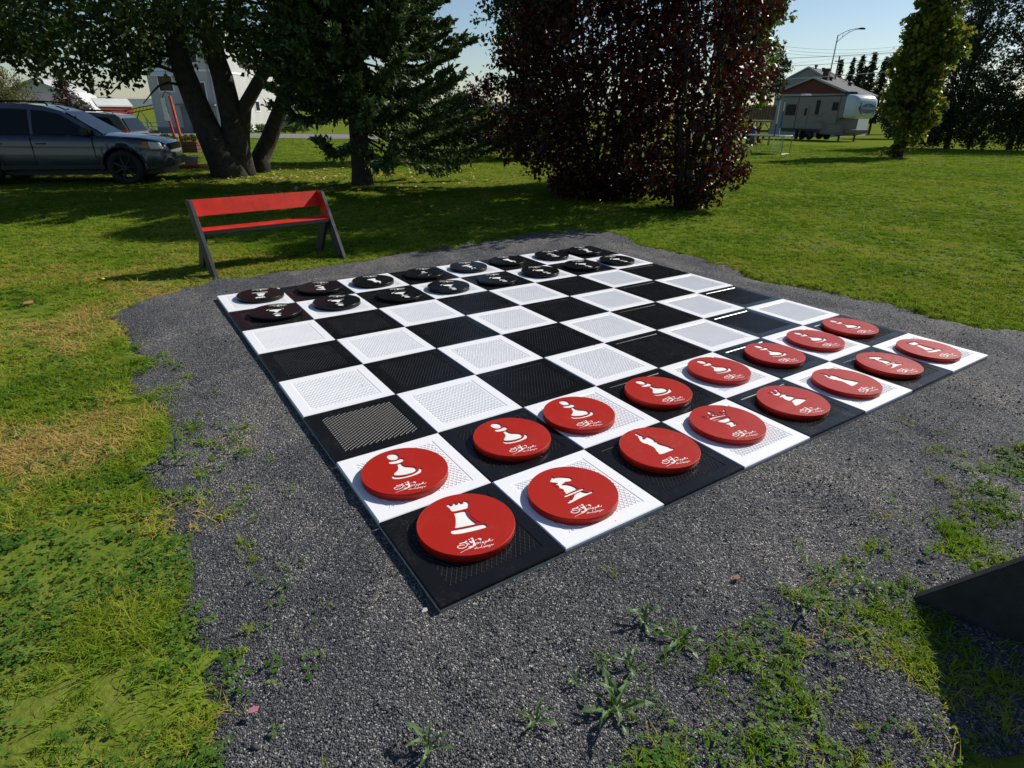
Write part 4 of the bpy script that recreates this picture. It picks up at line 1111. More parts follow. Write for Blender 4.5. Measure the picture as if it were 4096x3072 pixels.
mb = MB(); mb.box(-8.0, .05, -1.24, -1.2, 3.72, 3.82); mb.build('awning_rail', m_dark, e)
mb = MB(); mb.box(-1.2, -.3, -.4, .4, 3.86, 4.12); mb.build('air_conditioner', m_dark, e, bevel=.08)
mb = MB(); mb.box(-6.6, -5.9, -.4, .4, 3.81, 4.05); mb.build('air_conditioner', m_wht, e, bevel=.08)
mb = MB(); mb.box(-7.9, -.6, -1.0, 1.0, .62, .95); mb.build('chassis', m_dark, e)
for x in (-3.6, -4.55):
    for s in (-1, 1):
        mb = MB(); mb.lathe([(.2, s * .9), (.37, s * .9), (.4, s * .95), (.4, s * 1.12), (.36, s * 1.16), (.2, s * 1.14)], 20, (x, 0, .4), 'y'); w = mb.build('wheel', m_tyre, e, smooth=True)
        mb = MB(); mb.lathe([(.05, s * 1.17), (.2, s * 1.15)], 12, (x, 0, .4), 'y'); mb.build('rim', m_rim, w)
for s in (-.9, .9): mb = MB(); mb.box(-.2, -.08, s - .06, s + .06, 0, 1.0); mb.build('landing_leg', m_dark, e)
mb = MB()
for z in (.25, .5): mb.box(-4.85, -4.15, -1.7, -1.3, z, z + .04)
for x in (-4.85, -4.18): mb.box(x, x + .03, -1.7, -1.3, 0, .8)
mb.build('steps', m_dark, e)
mb = MB(); pts = [(2.115 - .0 * abs(t), .80 * math.cos(t), 2.74 + .40 * math.sin(t)) for t in np.linspace(0, 2 * math.pi, 25)[:-1]]
def capx(y, z): return 1.51 - .13 * max(0, (z - 2.92) / .34) ** 1.6 - .12 * max(0, (abs(y) - .78) / .2) ** 1.6
V = [(capx(y, z) + .02, y, z) for _, y, z in pts] + [(capx(y, z) - .12, y, z) for _, y, z in pts] + [(capx(0, 2.74) + .02, 0, 2.74)]
mb.add(V, [(i, (i + 1) % 24, 48) for i in range(24)] + [(i, (i + 1) % 24, (i + 1) % 24 + 24, i + 24) for i in range(24)])
em = mb.build('cap_emblem', m_navy, cap)
tcu = bpy.data.curves.new('lettering', 'FONT'); tcu.body = 'CHAPARRAL'; tcu.size = .27; tcu.align_x = 'CENTER'
to = bpy.data.objects.new('lettering', tcu); tm = bpy.data.meshes.new_from_object(to); bpy.data.objects.remove(to)
for v in tm.vertices:
    x, y = v.co.x, v.co.y; v.co = (capx(x, 2.70 + y) + .035, x, 2.66 + y)
link('lettering', tm, em, [m_wht])
for s in (-1, 1):
    mb = MB(); q = [(.98, 3.25), (.80, 3.2), (.86, 2.6), (.55, 2.25), (.75, 2.35), (.98, 2.7)]
    V = [(capx(y, z) + .06, s * y, z) for y, z in q] + [(capx(y, z) - .2, s * y, z) for y, z in q]
    mb.add(V, [tuple(range(6))] + [(i, (i + 1) % 6, (i + 1) % 6 + 6, i + 6) for i in range(6)]); mb.build('cap_stripe', m_navy, cap)

# ------------------------------------------------------------------ houses on the right
m_shing = mat('roof_shingle', (0.058, 0.057, 0.062), 0.9, 0.2, 1.2, 0.3); m_redsid = mat('red_siding', (0.13, 0.028, 0.026), 0.7, 0.1, 1)
m_pale = mat('pale_siding', (0.30, 0.32, 0.34), 0.7, 0.08, 1); m_greysid = mat('grey_siding', (0.22, 0.24, 0.26), 0.7, 0.08, 1)
m_brick = mat('chimney_brick', (0.07, 0.045, 0.04), 0.9, 0.3, 4); m_fasc = mat('fascia', (0.33, 0.35, 0.36), 0.6, 0.06, 1)
def house(name, loc, rz, label, hw, ze, za, dep, zg, mw_, mg, mr, cat='house', gam=None, over=.45, roof_th=.16):
    """gable front at local y=0, ridge along +y; wall to the eaves, gable panel, two roof slopes"""
    e = empty(name, loc, rz, label, cat)
    mb = MB(); mb.box(-hw, hw, 0, dep, zg, ze - .02); mb.build('wall', mw_, e)
    prof = [(-hw, ze), (hw, ze)] + ([(0, za)] if not gam else [(gam[0], gam[1]), (0, za), (-gam[0], gam[1])])
    mb = MB(); mb.prism(prof, -.03, dep + .03, 'y'); mb.build('gable', mg, e)
    edge = [(hw, ze)] + ([gam] if gam else []) + [(0, za)]
    for s in (1, -1):
        q = [(s * x, z) for x, z in edge]
        dx, dz = q[0][0] - q[1][0], q[0][1] - q[1][1]; L = math.hypot(dx, dz)
        q[0] = (q[0][0] + dx / L * over, q[0][1] + dz / L * over)
        mb = MB(); mb.prism([(x, z + .02) for x, z in q] + [(x, z + .02 + roof_th) for x, z in q[::-1]], -over, dep + over, 'y'); r = mb.build('roof', mr, e)
        mb = MB(); mb.prism([(x, z - .05) for x, z in q] + [(x, z + .03 + roof_th) for x, z in q[::-1]], -over - .04, -over - .003, 'y'); mb.build('fascia', m_fasc, e)
    return e
e = house('house', (39.25, 88.0, 0), math.atan2(-.66, .75), 'bungalow with dark red gable and grey shingle roof behind the camper trailer', 4.7, 4.22, 6.05, 13, -1.0, m_pale, m_redsid, m_shing)
mb = MB(); mb.box(.35, 1.05, 2.0, 2.7, 5.5, 7.15); mb.box(.28, 1.12, 1.93, 2.77, 7.15, 7.26); mb.build('chimney', m_brick, e)
for x, y in ((.75, 4.6), (2.0, 9.5)):
    mb = MB(); zr = 6.05 - x * .39; mb.lathe([(.2, zr - .1), (.2, zr + .35), (.32, zr + .4), (.32, zr + .6), (.05, zr + .75)], 10, (x, y, 0)); mb.build('roof_vent', m_dark, e)
for x in (-2.6, 1.4):
    mb = MB(); mb.box(x, x + 1.3, -.05, .02, 2.3, 3.5); w = mb.build('window', m_fasc, e); mb = MB(); mb.box(x + .1, x + 1.2, -.06, -.03, 2.4, 3.4); mb.build('pane', m_glass, w)
e = house('house', (48.3, 111.0, 0), math.atan2(-.62, .78), 'tall grey sided house with grey gable roof behind the red gabled bungalow', 4.6, 6.3, 8.7, 14, -1.2, m_greysid, m_greysid, m_shing)
for x, y in ((.5, 2.2), (1.0, 5.0)):
    mb = MB(); zr = 8.7 - x * .52; mb.lathe([(.15, zr - .1), (.15, zr + .5), (.28, zr + .55), (.28, zr + .75)], 8, (x, y, 0)); mb.build('roof_vent', m_dark, e)
for x in (-2.8, .8):
    mb = MB(); mb.box(x, x + 1.3, -.05, .02, 4.2, 5.5); w = mb.build('window', m_fasc, e); mb = MB(); mb.box(x + .1, x + 1.2, -.06, -.03, 4.3, 5.4); mb.build('pane', m_glass, w)

# lamp, pole, wires
m_galv = mat('galvanised_steel', (0.36, 0.37, 0.37), 0.5, 0.1, 3, metal=0.4); m_wood = mat('weathered_wood', (0.12, 0.10, 0.085), 0.9, 0.25, 5, 0.3)
e = empty('street_lamp', (46.8, 100, -1.0), 0, 'tall grey street lamp with curved bracket arm rising behind the red gabled house', 'street lamp')
mb = MB(); mb.tube([(0, 0, 0), (0, 0, 7), (0, 0, 13.25)], [.13, .10, .08], 8); mb.build('pole', m_galv, e)
mb = MB(); mb.tube([(0, 0, 12.3), (.7, 0, 13.0), (1.5, 0, 13.6), (2.3, 0, 13.95), (2.9, 0, 14.05)], .045, 6); mb.tube([(0, 0, 13.15), (.7, 0, 13.55), (1.5, 0, 13.9), (2.3, 0, 14.08), (2.9, 0, 14.12)], .045, 6)
for x, a, b_ in ((.7, 13.0, 13.55), (1.5, 13.6, 13.9)): mb.tube([(x, 0, a), (x, 0, b_)], .03, 5)
mb.build('arm', m_galv, e)
mb = MB(); mb.prism([(2.8, 14.0), (3.75, 13.98), (3.7, 14.16), (3.2, 14.24), (2.8, 14.18)], -.16, .16, 'y'); mb.build('lamp_head', m_dark, e, bevel=.03)
e = empty('utility_pole', (50.1, 105, -1.0), 0, 'plain wooden utility pole just right of the street lamp', 'utility pole')
mb = MB(); mb.tube([(0, 0, 0), (0, 0, 10.95)], [.15, .11], 8); mb.build('pole', m_wood, e)
mb = MB(); mb.box(-.6, .6, -.05, .05, 10.2, 10.32); mb.build('crossarm', m_wood, e)
m_wire = mat('cable_grey', (0.30, 0.31, 0.32), 0.6, 0.05, 2); m_wire2 = mat('cable_light', (0.62, 0.63, 0.64), 0.5, 0.05, 2)
def wire(pts, r, m, label):
    o = MB().tube(pts, r, 5).build('power_line', m); tag(o, label, 'cable', 'overhead cables on the right')
def sag(a, b_, s, n=24): return [(a[0] + (b_[0] - a[0]) * i / n, a[1] + (b_[1] - a[1]) * i / n, a[2] + (b_[2] - a[2]) * i / n - s * 4 * (i / n) * (1 - i / n)) for i in range(n + 1)]
for k, dz in enumerate((0, -.42, -.8)):
    wire(sag((22, 105, 15.4 + dz * 1.2), (75, 105, 15.0 + dz), 4.4), .016, m_wire, ['topmost of the sagging thin cables crossing the open sky', 'middle of the sagging thin cables crossing the open sky', 'lowest of the sagging thin cables crossing the open sky'][k])
for k, (z0, z1, r, m) in enumerate(((4.95, 8.6, .045, m_wire2), (6.7, 9.6, .03, m_wire2), (7.6, 10.4, .03, m_wire2))):
    wire(sag((18, 85, z0), (64, 85, z1), .55), r, m, ['thick pale cable crossing just above the red gable', 'pale cable crossing in front of the grey house roof', 'upper pale cable crossing behind the street lamp foot'][k])
wire(sag((50.1, 105, 9.8), (30, 103, 8.3), .5), .014, m_wire, 'thin cable running left from the utility pole top')
wire(sag((50.1, 105, 9.8), (72, 104, 8.6), .5), .014, m_wire, 'thin cable running right from the utility pole top')

# deck, umbrella, barrel, trampoline
m_fence = mat('brown_boards', (0.13, 0.07, 0.035), 0.8, 0.2, 3, 0.2); m_post = mat('treated_post', (0.30, 0.24, 0.15), 0.8, 0.15, 4)
g = ztf(48)
e = empty('garden_deck', (15.6, 48, g), 0, 'raised wooden deck with brown board railing left of the camper trailer', 'deck')
mb = MB(); mb.box(0, 3.5, 0, 4, 1.55, 1.70); mb.build('floor', m_post, e)
for i in range(17):
    mb = MB(); mb.box(i * .205, i * .205 + .19, -.03, 0.0, 1.72, 2.66 + .01 * (i % 3)); mb.build('board', m_fence, e)
mb = MB(); mb.box(-.03, 3.53, -.07, .04, 2.68, 2.74); mb.build('rail', m_post, e)
for x in (.05, 1.2, 2.3, 3.4):
    mb = MB(); mb.box(x - .06, x + .06, .05, .17, 0, 1.55); mb.build('post', m_post, e)
    if x < 3.3: mb = MB(); mb.tube([(x + .02, .11, .95), (x + .5, .11, 1.52)], .045, 4); mb.build('brace', m_post, e)
    if x > .3: mb = MB(); mb.tube([(x - .02, .11, .95), (x - .5, .11, 1.52)], .045, 4); mb.build('brace', m_post, e)
e = empty('garden_umbrella', (18.75, 50, g + 1.70), 0, 'closed dark garden umbrella standing on the wooden deck', 'umbrella')
mb = MB(); mb.tube([(0, 0, 0), (0, 0, 2.95)], .03, 6); mb.build('pole', m_dark, e)
mb = MB(); mb.lathe([(.05, .75), (.24, .8), (.27, 1.2), (.22, 1.9), (.12, 2.5), (.02, 2.9)], 10); mb.build('canopy', mat('navy_canvas', (0.018, 0.02, 0.028), 0.9, 0.2, 3), e, smooth=True)
mb = MB(); mb.lathe([(.25, 0), (.25, .06), (.05, .12)], 12); mb.build('foot', m_dark, e)
e = empty('barrel', (16.9, 46.2, ztf(46.2)), 0, 'dark blue plastic barrel standing beneath the wooden deck', 'barrel')
mb = MB(); mb.lathe([(.27, 0), (.31, .08), (.31, .42), (.325, .45), (.31, .48), (.31, .82), (.325, .85), (.31, .88), (.30, 1.15), (.26, 1.22)], 18); mb.build('drum', mat('blue_plastic', (0.02, 0.04, 0.11), 0.45, 0.1, 3), e, smooth=True)
mb = MB(); mb.lathe([(.27, 1.22), (.27, 1.26), (.05, 1.28)], 18); mb.build('lid', m_wht, e)
e = empty('trampoline', (13.2, 34.6, ztf(34.6)), 0, 'round garden trampoline with tall blue sleeved net poles right of the purple shrubs', 'trampoline')
mb = MB(); mb.tube([(1.55 * math.cos(t), 1.55 * math.sin(t), .92) for t in np.linspace(0, 2 * math.pi, 29)], .035, 6, cap=False); mb.build('ring', m_galv, e)
mb = MB(); mb.add([(1.45 * math.cos(t), 1.45 * math.sin(t), .915) for t in np.linspace(0, 2 * math.pi, 25)[:-1]], [tuple(range(24))]); mb.build('mat', m_dark, e)
for k in range(4):
    t = math.pi / 4 + k * math.pi / 2; a, b_ = t - .35, t + .35
    mb = MB(); mb.tube([(1.55 * math.cos(a), 1.55 * math.sin(a), .92), (1.55 * math.cos(a), 1.55 * math.sin(a), .04), (1.55 * math.cos(b_), 1.55 * math.sin(b_), .04), (1.55 * math.cos(b_), 1.55 * math.sin(b_), .92)], .028, 5); mb.build('leg', m_galv, e)
for (x, y) in ((.05, -1.62), (1.32, .9)):
    mb = MB(); mb.tube([(x, y, .05), (x, y, 2.55)], .024, 6); p = mb.build('net_pole', m_wht, e)
    mb = MB(); mb.tube([(x, y, 1.25), (x, y, 2.1)] if y > 0 else [(x, y, .9), (x, y, 1.5)], .042, 8); mb.build('sleeve', mat('blue_foam', (0.03, 0.10, 0.32), 0.6, 0.1, 4), p)

# ------------------------------------------------------------------ the far left: barn, sheds, fence, conveyor, tower
m_metal = mat('pale_sheet_roof', (0.50, 0.50, 0.49), 0.5, 0.1, 0.6); m_barnred = mat('barn_red', (0.30, 0.028, 0.025), 0.75, 0.15, 1); m_offw = mat('offwhite_wall', (0.52, 0.52, 0.50), 0.75, 0.1, 0.7)
e = house('barn', (-53.9, 74, 0), math.atan2(.2, .98), 'big pale gambrel roofed barn with red lower walls behind the rusty conifer', 4.5, .55, 4.1, 7, -.85, m_barnred, m_offw, m_metal, 'barn', gam=(2.9, 2.9), over=.25)
mb = MB(); mb.box(-.6, .6, -.08, -.04, 2.0, 2.9); mb.build('hatch', m_dark, e)
e = house('shed', (-45.3, 60, 0), math.atan2(-.3, .95), 'small white shed with pointed gable beside the willow', 1.75, 1.5, 2.5, 5, -.65, m_wht, m_wht, m_shing, 'shed', over=.25)
e = house('shed', (-51.6, 80, 0), math.atan2(-.5, .86), 'small red and white lean shed at the right end of the barn', .8, 1.6, 2.3, 4, -.9, m_barnred, m_wht, m_metal, 'shed', over=.15)
e = empty('conveyor', (-42.0, 70, ztf(70)), math.atan2(1.0, 3.6), 'slanting red farm conveyor between the barn and the tower building', 'conveyor')
mb = MB()
for dy in (-.25, .25):
    for dz in (0, .35): mb.tube([(-.2, dy, 1.55 + dz), (4.2, dy, 2.45 + dz)], .04, 4)
for i in range(12): mb.tube([(i * .36, -.25, 1.6 + i * .074), (i * .36 + .18, -.25, 1.99 + i * .074), (i * .36 + .36, -.25, 1.67 + i * .074)], .025, 4)
mb.build('truss', mat('red_steel', (0.32, 0.035, 0.05), 0.6, 0.1, 2), e)
mb = MB(); mb.tube([(.4, -.2, 0), (1.4, -.2, 1.8)], .05, 5); mb.tube([(2.6, -.2, 0), (1.6, -.2, 1.85)], .05, 5); mb.build('support', m_dark, e)
e = empty('paddock_fence', (-38.6, 63, ztf(63)), 0, 'white paddock fence left of the tower building', 'fence')
for i in range(6): mb = MB(); mb.box(i * 1.05 - .05, i * 1.05 + .05, i * .5 - .05, i * .5 + .05, 0, 1.25); mb.build('post', m_wht, e)
for z in (.45, .85): mb = MB(); mb.tube([(0, 0, z), (5.25, 2.5, z)], .03, 4); mb.build('rail', m_wht, e)
mb = MB(); mb.lathe([(.16, 0), (.16, 2.6)], 12, axis='x'); o = mb.build('culvert_pipe', m_wht); o.location = (-36.6, 60.2, ztf(60) + .22); tag(o, 'short white pipe lying on the grass left of the tower', 'pipe')

m_stucco = mat('grey_stucco', (0.46, 0.455, 0.44), 0.9, 0.12, 0.5, 0.15); m_base = mat('tower_base', (0.20, 0.20, 0.20), 0.85, 0.2, 0.6)
e = empty('tower_building', (-33.3, 60, ztf(60) - .05), 0, 'tall pale mill like building with a sunlit side wing across the road', 'building')
mb = MB(); mb.box(0, 6.1, 0, 6, 0, 9.4); mb.build('wall', m_stucco, e)
mb = MB(); mb.box(.02, 6.1, 6, 14.5, 0, 6.2); mb.build('wing', m_stucco, e)
mb = MB(); mb.box(-.15, 6.25, -.15, 6.15, 9.4, 9.7); mb.build('cornice', m_base, e)
mb = MB(); mb.prism([(-.3, 6.2), (6.5, 6.2), (6.5, 6.35), (3.0, 7.6), (-.3, 6.35)], 6.02, 14.8, 'y'); mb.build('roof', m_shing, e)
mb = MB(); mb.box(-.04, 6.14, -.04, 6.04, 5.2, 5.38); mb.build('ledge', m_wht, e)
mb = MB(); mb.box(-.03, 6.13, -.03, 5.9, 0, .55); mb.build('plinth', m_base, e)
mb = MB(); mb.box(6.1, 6.16, 6.05, 14.5, 0.05, .6); mb.build('wing_plinth', m_wht, e)
for x, z, w_, h_ in ((1.0, 3.6, 1.2, 1.4), (3.9, 5.9, .9, 1.5), (1.2, 6.1, .9, 1.5), (4.6, 2.8, .5, 1.5)):
    mb = MB(); mb.box(x - .1, x + w_ + .1, -.06, .0, z - .1, z + h_ + .1); f = mb.build('window', m_wht, e)
    mb = MB(); mb.box(x, x + w_, -.075, -.05, z, z + h_); mb.build('pane', m_glass, f)
mb = MB(); mb.prism([(-.7, 4.85), (-.02, 5.15), (-.02, 5.05), (-.66, 4.75)], .7, 2.6, 'x'); mb.build('awning', m_wht, e)
mb = MB(); mb.box(2.5, 5.7, -.08, .0, 0.0, 2.3); d = mb.build('door', m_base, e)
mb = MB(); mb.box(3.3, 4.6, -.10, -.05, 0, 2.1); mb.build('leaf', m_dark, d)
mb = MB(); mb.box(2.3, 5.9, -.5, -.01, 2.4, 2.55); mb.build('canopy', m_base, e)
for y, z in ((8.2, 1.9), (11.4, 1.9), (8.2, 4.1), (11.4, 4.1)):
    mb = MB(); mb.box(6.1, 6.15, y, y + 1.2, z, z + 1.1); f = mb.build('window', m_wht, e); mb = MB(); mb.box(6.14, 6.17, y + .12, y + 1.08, z + .12, z + .98); mb.build('pane', m_glass, f)
mb = MB(); mb.tube([(5.6, -.1, 0.2), (5.6, -.1, 9.2)], .05, 6); mb.build('downpipe', m_galv, e)

# planters, sign posts, bucket and stake beneath the big tree
m_org = mat('orange_paint', (0.50, 0.075, 0.02), 0.6, 0.15, 6); m_box = mat('brown_planter', (0.14, 0.055, 0.03), 0.8, 0.25, 6, 0.2)
m_flow = leafmat('red_petal', [(0, (0.40, 0.015, 0.03)), (1, (0.55, 0.04, 0.05))], .3)
def planter(x, y, label, seed):
    e = empty('planter', (x, y, ztf(y)), R(-12), label, 'planter', 'flower planters by the orange posts')
    mb = MB()
    for z in (0, .155, .31):
        mb.box(-.36, .36, -.22, .22, z, z + .145)
    mb.build('box', m_box, e, bevel=.008)
    rg = np.random.default_rng(seed)
    P = clumps(rg.uniform([-.32, -.18, .5], [.32, .18, .72], (26, 3)), .12, 14, seed); leaves('foliage', P, .09, G8, e, seed=seed)
    P = clumps(rg.uniform([-.40, -.24, .40], [.40, .0, .62], (16, 3)), .07, 12, seed + 1); leaves('flowers', P, .06, m_flow, e, seed=seed)
planter(-15.05, 27.75, 'brown wooden planter with red flowers left of the orange posts', 1)
planter(-14.15, 27.95, 'brown wooden planter with red flowers right of the orange posts', 2)
e = empty('sign_post', (-14.6, 27.85, ztf(27.85)), 0, 'leaning orange and red posts carrying a narrow blank white board between planters', 'sign')
mb = MB(); mb.tube([(.08, 0, 0), (-.02, .05, 1.2), (-.12, .1, 2.25)], .065, 8); mb.build('post', m_org, e)
mb = MB(); mb.tube([(-.22, .1, 0), (-.36, .1, 1.55)], .055, 8); mb.build('post', mat('red_post_paint', (0.42, 0.03, 0.03), 0.6, 0.15, 6), e)
mb = MB(); mb.box(-.52, -.28, .02, .06, 1.25, 2.2); mb.build('board', m_wht, e, bevel=.04)
mb = MB(); mb.tube([(-.42, .06, 2.2), (-.25, .06, 2.42), (-.05, .06, 2.3)], .02, 5); mb.build('bracket', m_dark, e)
mb = MB(); mb.tube([(-13.95, 28.1, ztf(28) + .42), (-13.0, 28.4, ztf(28) + .42)], .045, 6); mb.tube([(-13.05, 28.4, ztf(28)), (-13.05, 28.4, ztf(28) + .42)], .03, 6); o = mb.build('orange_bar', m_org); tag(o, 'low orange wooden bar right of the planters', 'bar')
e = empty('flower_pot', (-10.15, 19.75, -.04), 0, 'grey white metal pot with handles beside the big tree trunk', 'pot')
mb = MB(); mb.lathe([(.17, .075), (.23, .30), (.25, .31), (.235, .33), (.2, .30)], 18); mb.build('pot', mat('grey_enamel', (0.5, 0.5, 0.5), 0.4, 0.25, 8), e, smooth=True)
for s in (-1, 1): mb = MB(); mb.tube([(s * .22, 0, .29), (s * .30, 0, .27), (s * .29, 0, .17), (s * .20, 0, .15)], .012, 5); mb.build('handle', m_galv, e)
mb = MB(); mb.box(-10.55, -9.75, 19.45, 20.05, -.035, .035); o = mb.build('red_slab', mat('red_slab_paint', (0.34, 0.05, 0.03), 0.8, 0.2, 6), bevel=.01); tag(o, 'flat red wooden base lying under the metal pot', 'base')
mb = MB(); mb.tube([(-9.75, 20.3, -.1), (-10.15, 20.6, 1.15)], .03, 8); o = mb.build('metal_stake', m_galv); tag(o, 'slanting grey metal stake between pot and big tree trunk', 'stake')

# ------------------------------------------------------------------ grass, clover, gravel, weeds, fallen leaves
m_gr = tintmat('grass_blade', [(0.0, (0.07, 0.15, 0.012)), (0.35, (0.19, 0.29, 0.022)), (0.6, (0.29, 0.32, 0.04)), (0.8, (0.44, 0.34, 0.08)), (1.0, (0.52, 0.36, 0.13))], .9, .32, island=.55, spec=.0, upn=.45)
m_cl = tintmat('clover_leaf', [(0.0, (0.035, 0.10, 0.012)), (0.5, (0.085, 0.18, 0.022)), (1.0, (0.21, 0.27, 0.06))], .7, .25, spec=.12, upn=.3)
rg = np.random.default_rng(77)
variants = [(*blade_tuft(15, .042, .042, .0052, 1.25, 1), 0), (*blade_tuft(13, .045, .05, .0048, 1.6, 2), 0), (*blade_tuft(12, .05, .035, .005, 1.8, 3), 0),
            (*clover_tuft(6, .045, .028, .0125, 4), 1), (*clover_tuft(8, .05, .034, .010, 5), 1), (*blade_tuft(7, .04, .075, .0045, 1.1, 6), 0)]
px = []; py = []; ps = []; pz = []
def sample(r0, r1, dens, sxy, sz):
    w = 1.08 if r1 < 3 else (.95 if r1 < 6 else .84)
    A = (r1 ** 2 - r0 ** 2) * w; n = int(A * dens)
    r = np.sqrt(rg.uniform(r0 ** 2, r1 ** 2, n)); a = rg.uniform(-w, w, n)
    px.append(r * np.sin(a)); py.append(r * np.cos(a)); ps.append(sxy * rg.uniform(.75, 1.25, n)); pz.append(sz * rg.uniform(.7, 1.3, n))
sample(.7, 2.6, 1900, .72, .68); sample(2.6, 5, 1050, .95, .75); sample(5, 9, 420, 1.15, .7); sample(9, 16, 210, 1.3, .65); sample(16, 30, 90, 1.6, .7); sample(30, 54, 25, 2.6, .9)
px = np.concatenate(px); py = np.concatenate(py); ps = np.concatenate(ps); pz = np.concatenate(pz)
d = np.full(len(px), -9.0); nr = py < 12; d[nr] = gd(px[nr], py[nr])
left = sst(-px, .4, 1.1) * (py < 4.6); lowr = sst(px, .15, .9) * (py < 3.3)
inside_p = (left * .42 + lowr * .3) * np.exp(-np.clip(d, 0, 9) / .11) * (vnoise(px * 6, py * 6, 3) > .38)
dens_out = np.where(lowr > .3, .04 + .42 * sst(vnoise(px * 4.5, py * 4.5, 13), .46, .66), .88 + .12 * vnoise(px * 3, py * 3, 4))
bald = fbm(px * 1.6, py * 1.6, 23, 3); dens_out *= np.where((px < -.5) & (py < 7), .30 + .70 * sst(bald, .30, .46), 1)
keep = rg.uniform(size=len(px)) < np.where(d < 0, dens_out, inside_p)
keep &= inboard(px, py) < -.06
px, py, ps, pz, d = px[keep], py[keep], ps[keep], pz[keep], d[keep]
pzz = np.where(gd2(px, py) > .02, zgrav(px, py), zlawn2(px, py))
n = len(px)
dry = fbm(px * 1.1, py * 1.1, 51, 4) + (fbm(px * 5, py * 5, 52, 2) - .5) * .35
leftz = sst(-px, .6, 1.6) * (1 - sst(py, 5.0, 7.5)) * sst(py, 1.1, 1.9)
spr = np.exp(-(((px + 4.5) / 4) ** 2 + ((py - 16.5) / 3.0) ** 2))
tint = .28 + (dry - .5) * (.9 + .9 * leftz) + leftz * .20 + spr * .22 - .06 * sst(px, 1, 4)
tint += lowr[keep] * .45 * (vnoise(px * 4, py * 4, 61) - .35)
far = np.hypot(px, py) > 6
kind = rg.choice([0, 1, 2, 5], n, p=[.42, .3, .2, .08])
clv = fbm(px * 1.9, py * 1.9, 71, 3)
pc = np.where((px < -.4) & (py < 2.1), .95, np.where(lowr[keep] > .3, .6, .22)) * np.where((px < -.4) & (py < 2.1), sst(clv, .26, .40), sst(clv, .36, .52))
pc = np.where(far, .12 * (clv > .5), pc)
isc = rg.uniform(size=n) < pc
kind = np.where(isc, rg.choice([3, 4], n), kind)
kind = np.where((tint > .62) & ~isc, rg.choice([2, 1, 2], n), kind)
tint = np.where(isc, rg.uniform(.1, .8, n), tint) + rg.normal(size=n) * .06
tint = np.clip(tint, 0, 1)
scl = np.c_[ps, ps, pz * np.where(isc, .9, 1)]
rot = np.c_[rg.normal(size=n) * .12, rg.normal(size=n) * .12, rg.uniform(0, 6.283, n)]
o = scatter('grass', np.c_[px, py, pzz], scl, rot, kind, tint, variants, [m_gr, m_cl])
tag(o, 'short mown grass and clover, dry in patches', None, None, 'stuff')

# loose gravel stones
m_st = tintmat('gravel_stone', [(0, (0.036, 0.036, 0.040)), (.45, (0.082, 0.082, 0.087)), (.8, (0.15, 0.149, 0.149)), (.93, (0.21, 0.20, 0.185)), (1, (0.50, 0.48, 0.44))], .8, 0, 0, spec=.2)
def stone(seed, sq):
    r_ = np.random.default_rng(seed); bm = bmesh.new(); bmesh.ops.create_icosphere(bm, subdivisions=1, radius=.5)
    v = [tuple(np.array(q.co) * r_.uniform(.7, 1.2) * np.array(sq)) for q in bm.verts]; f = [[q.index for q in k.verts] for k in bm.faces]; bm.free()
    return v, f
sv = [(*stone(1, (1, .75, .6)), 0), (*stone(2, (1.1, .7, .45)), 0), (*stone(3, (.9, .85, .7)), 0), (*stone(4, (1.3, .6, .5)), 0)]
gxx = []; gyy = []
for r0, r1, dn in ((.8, 2.0, 17000), (2.0, 3.2, 8500), (3.2, 5.2, 2200), (5.2, 9.5, 350)):
    w = 1.05 if r1 < 2.1 else .9; A = (r1 ** 2 - r0 ** 2) * w; k = int(A * dn); r = np.sqrt(rg.uniform(r0 ** 2, r1 ** 2, k)); a = rg.uniform(-w, w, k)
    gxx.append(r * np.sin(a)); gyy.append(r * np.cos(a))
gxx = np.concatenate(gxx); gyy = np.concatenate(gyy)
dd = gd2(gxx, gyy); k = (dd > -.05) & (inboard(gxx, gyy) < -.004); gxx, gyy = gxx[k], gyy[k]
n = len(gxx); rr = np.hypot(gxx, gyy)
s = rg.gamma(4, .00115, n) * (1 + .6 * sst(rr, 2, 6)) * (.75 + .6 * fbm(gxx * 2, gyy * 2, 91, 2)); s = np.clip(s, .0022, .017); s[rg.uniform(size=n) < .004] *= 1.9
o = scatter('gravel', np.c_[gxx, gyy, zgrav(gxx, gyy) + s * .12], np.repeat(s[:, None], 3, 1), rg.uniform(0, 6.28, (n, 3)), rg.integers(0, 4, n), np.clip(rg.beta(2.2, 2.6, n) * .85 + (rg.uniform(size=n) < .010) * .5 + (fbm(gxx * 1.3, gyy * 1.3, 95, 4) - .5) * .55, 0, 1), sv, [m_st])
tag(o, 'loose dark grey crushed stone', None, None, 'stuff')

# grit kicked on to the tiles
n = 420; bx = rg.uniform(0, 8, n); by = rg.uniform(0, 8, n); k = (rg.uniform(size=n) < .35) | (np.abs(bx - np.round(bx)) < .06) | (np.abs(by - np.round(by)) < .06) | (vnoise(bx * .8, by * .8, 4) > .68)
bx, by = bx[k], by[k]; n = len(bx); q = np.array([b2w(a, c) for a, c in zip(bx, by)])
s = np.clip(rg.gamma(4, .0011, n), .002, .010)
o = scatter('grit', np.c_[q, s * .35], np.repeat(s[:, None], 3, 1), rg.uniform(0, 6.28, (n, 3)), rg.integers(0, 4, n), rg.uniform(.1, .9, n), sv, [m_st])
tag(o, 'small bits of gravel strewn on the board', None, None, 'stuff')

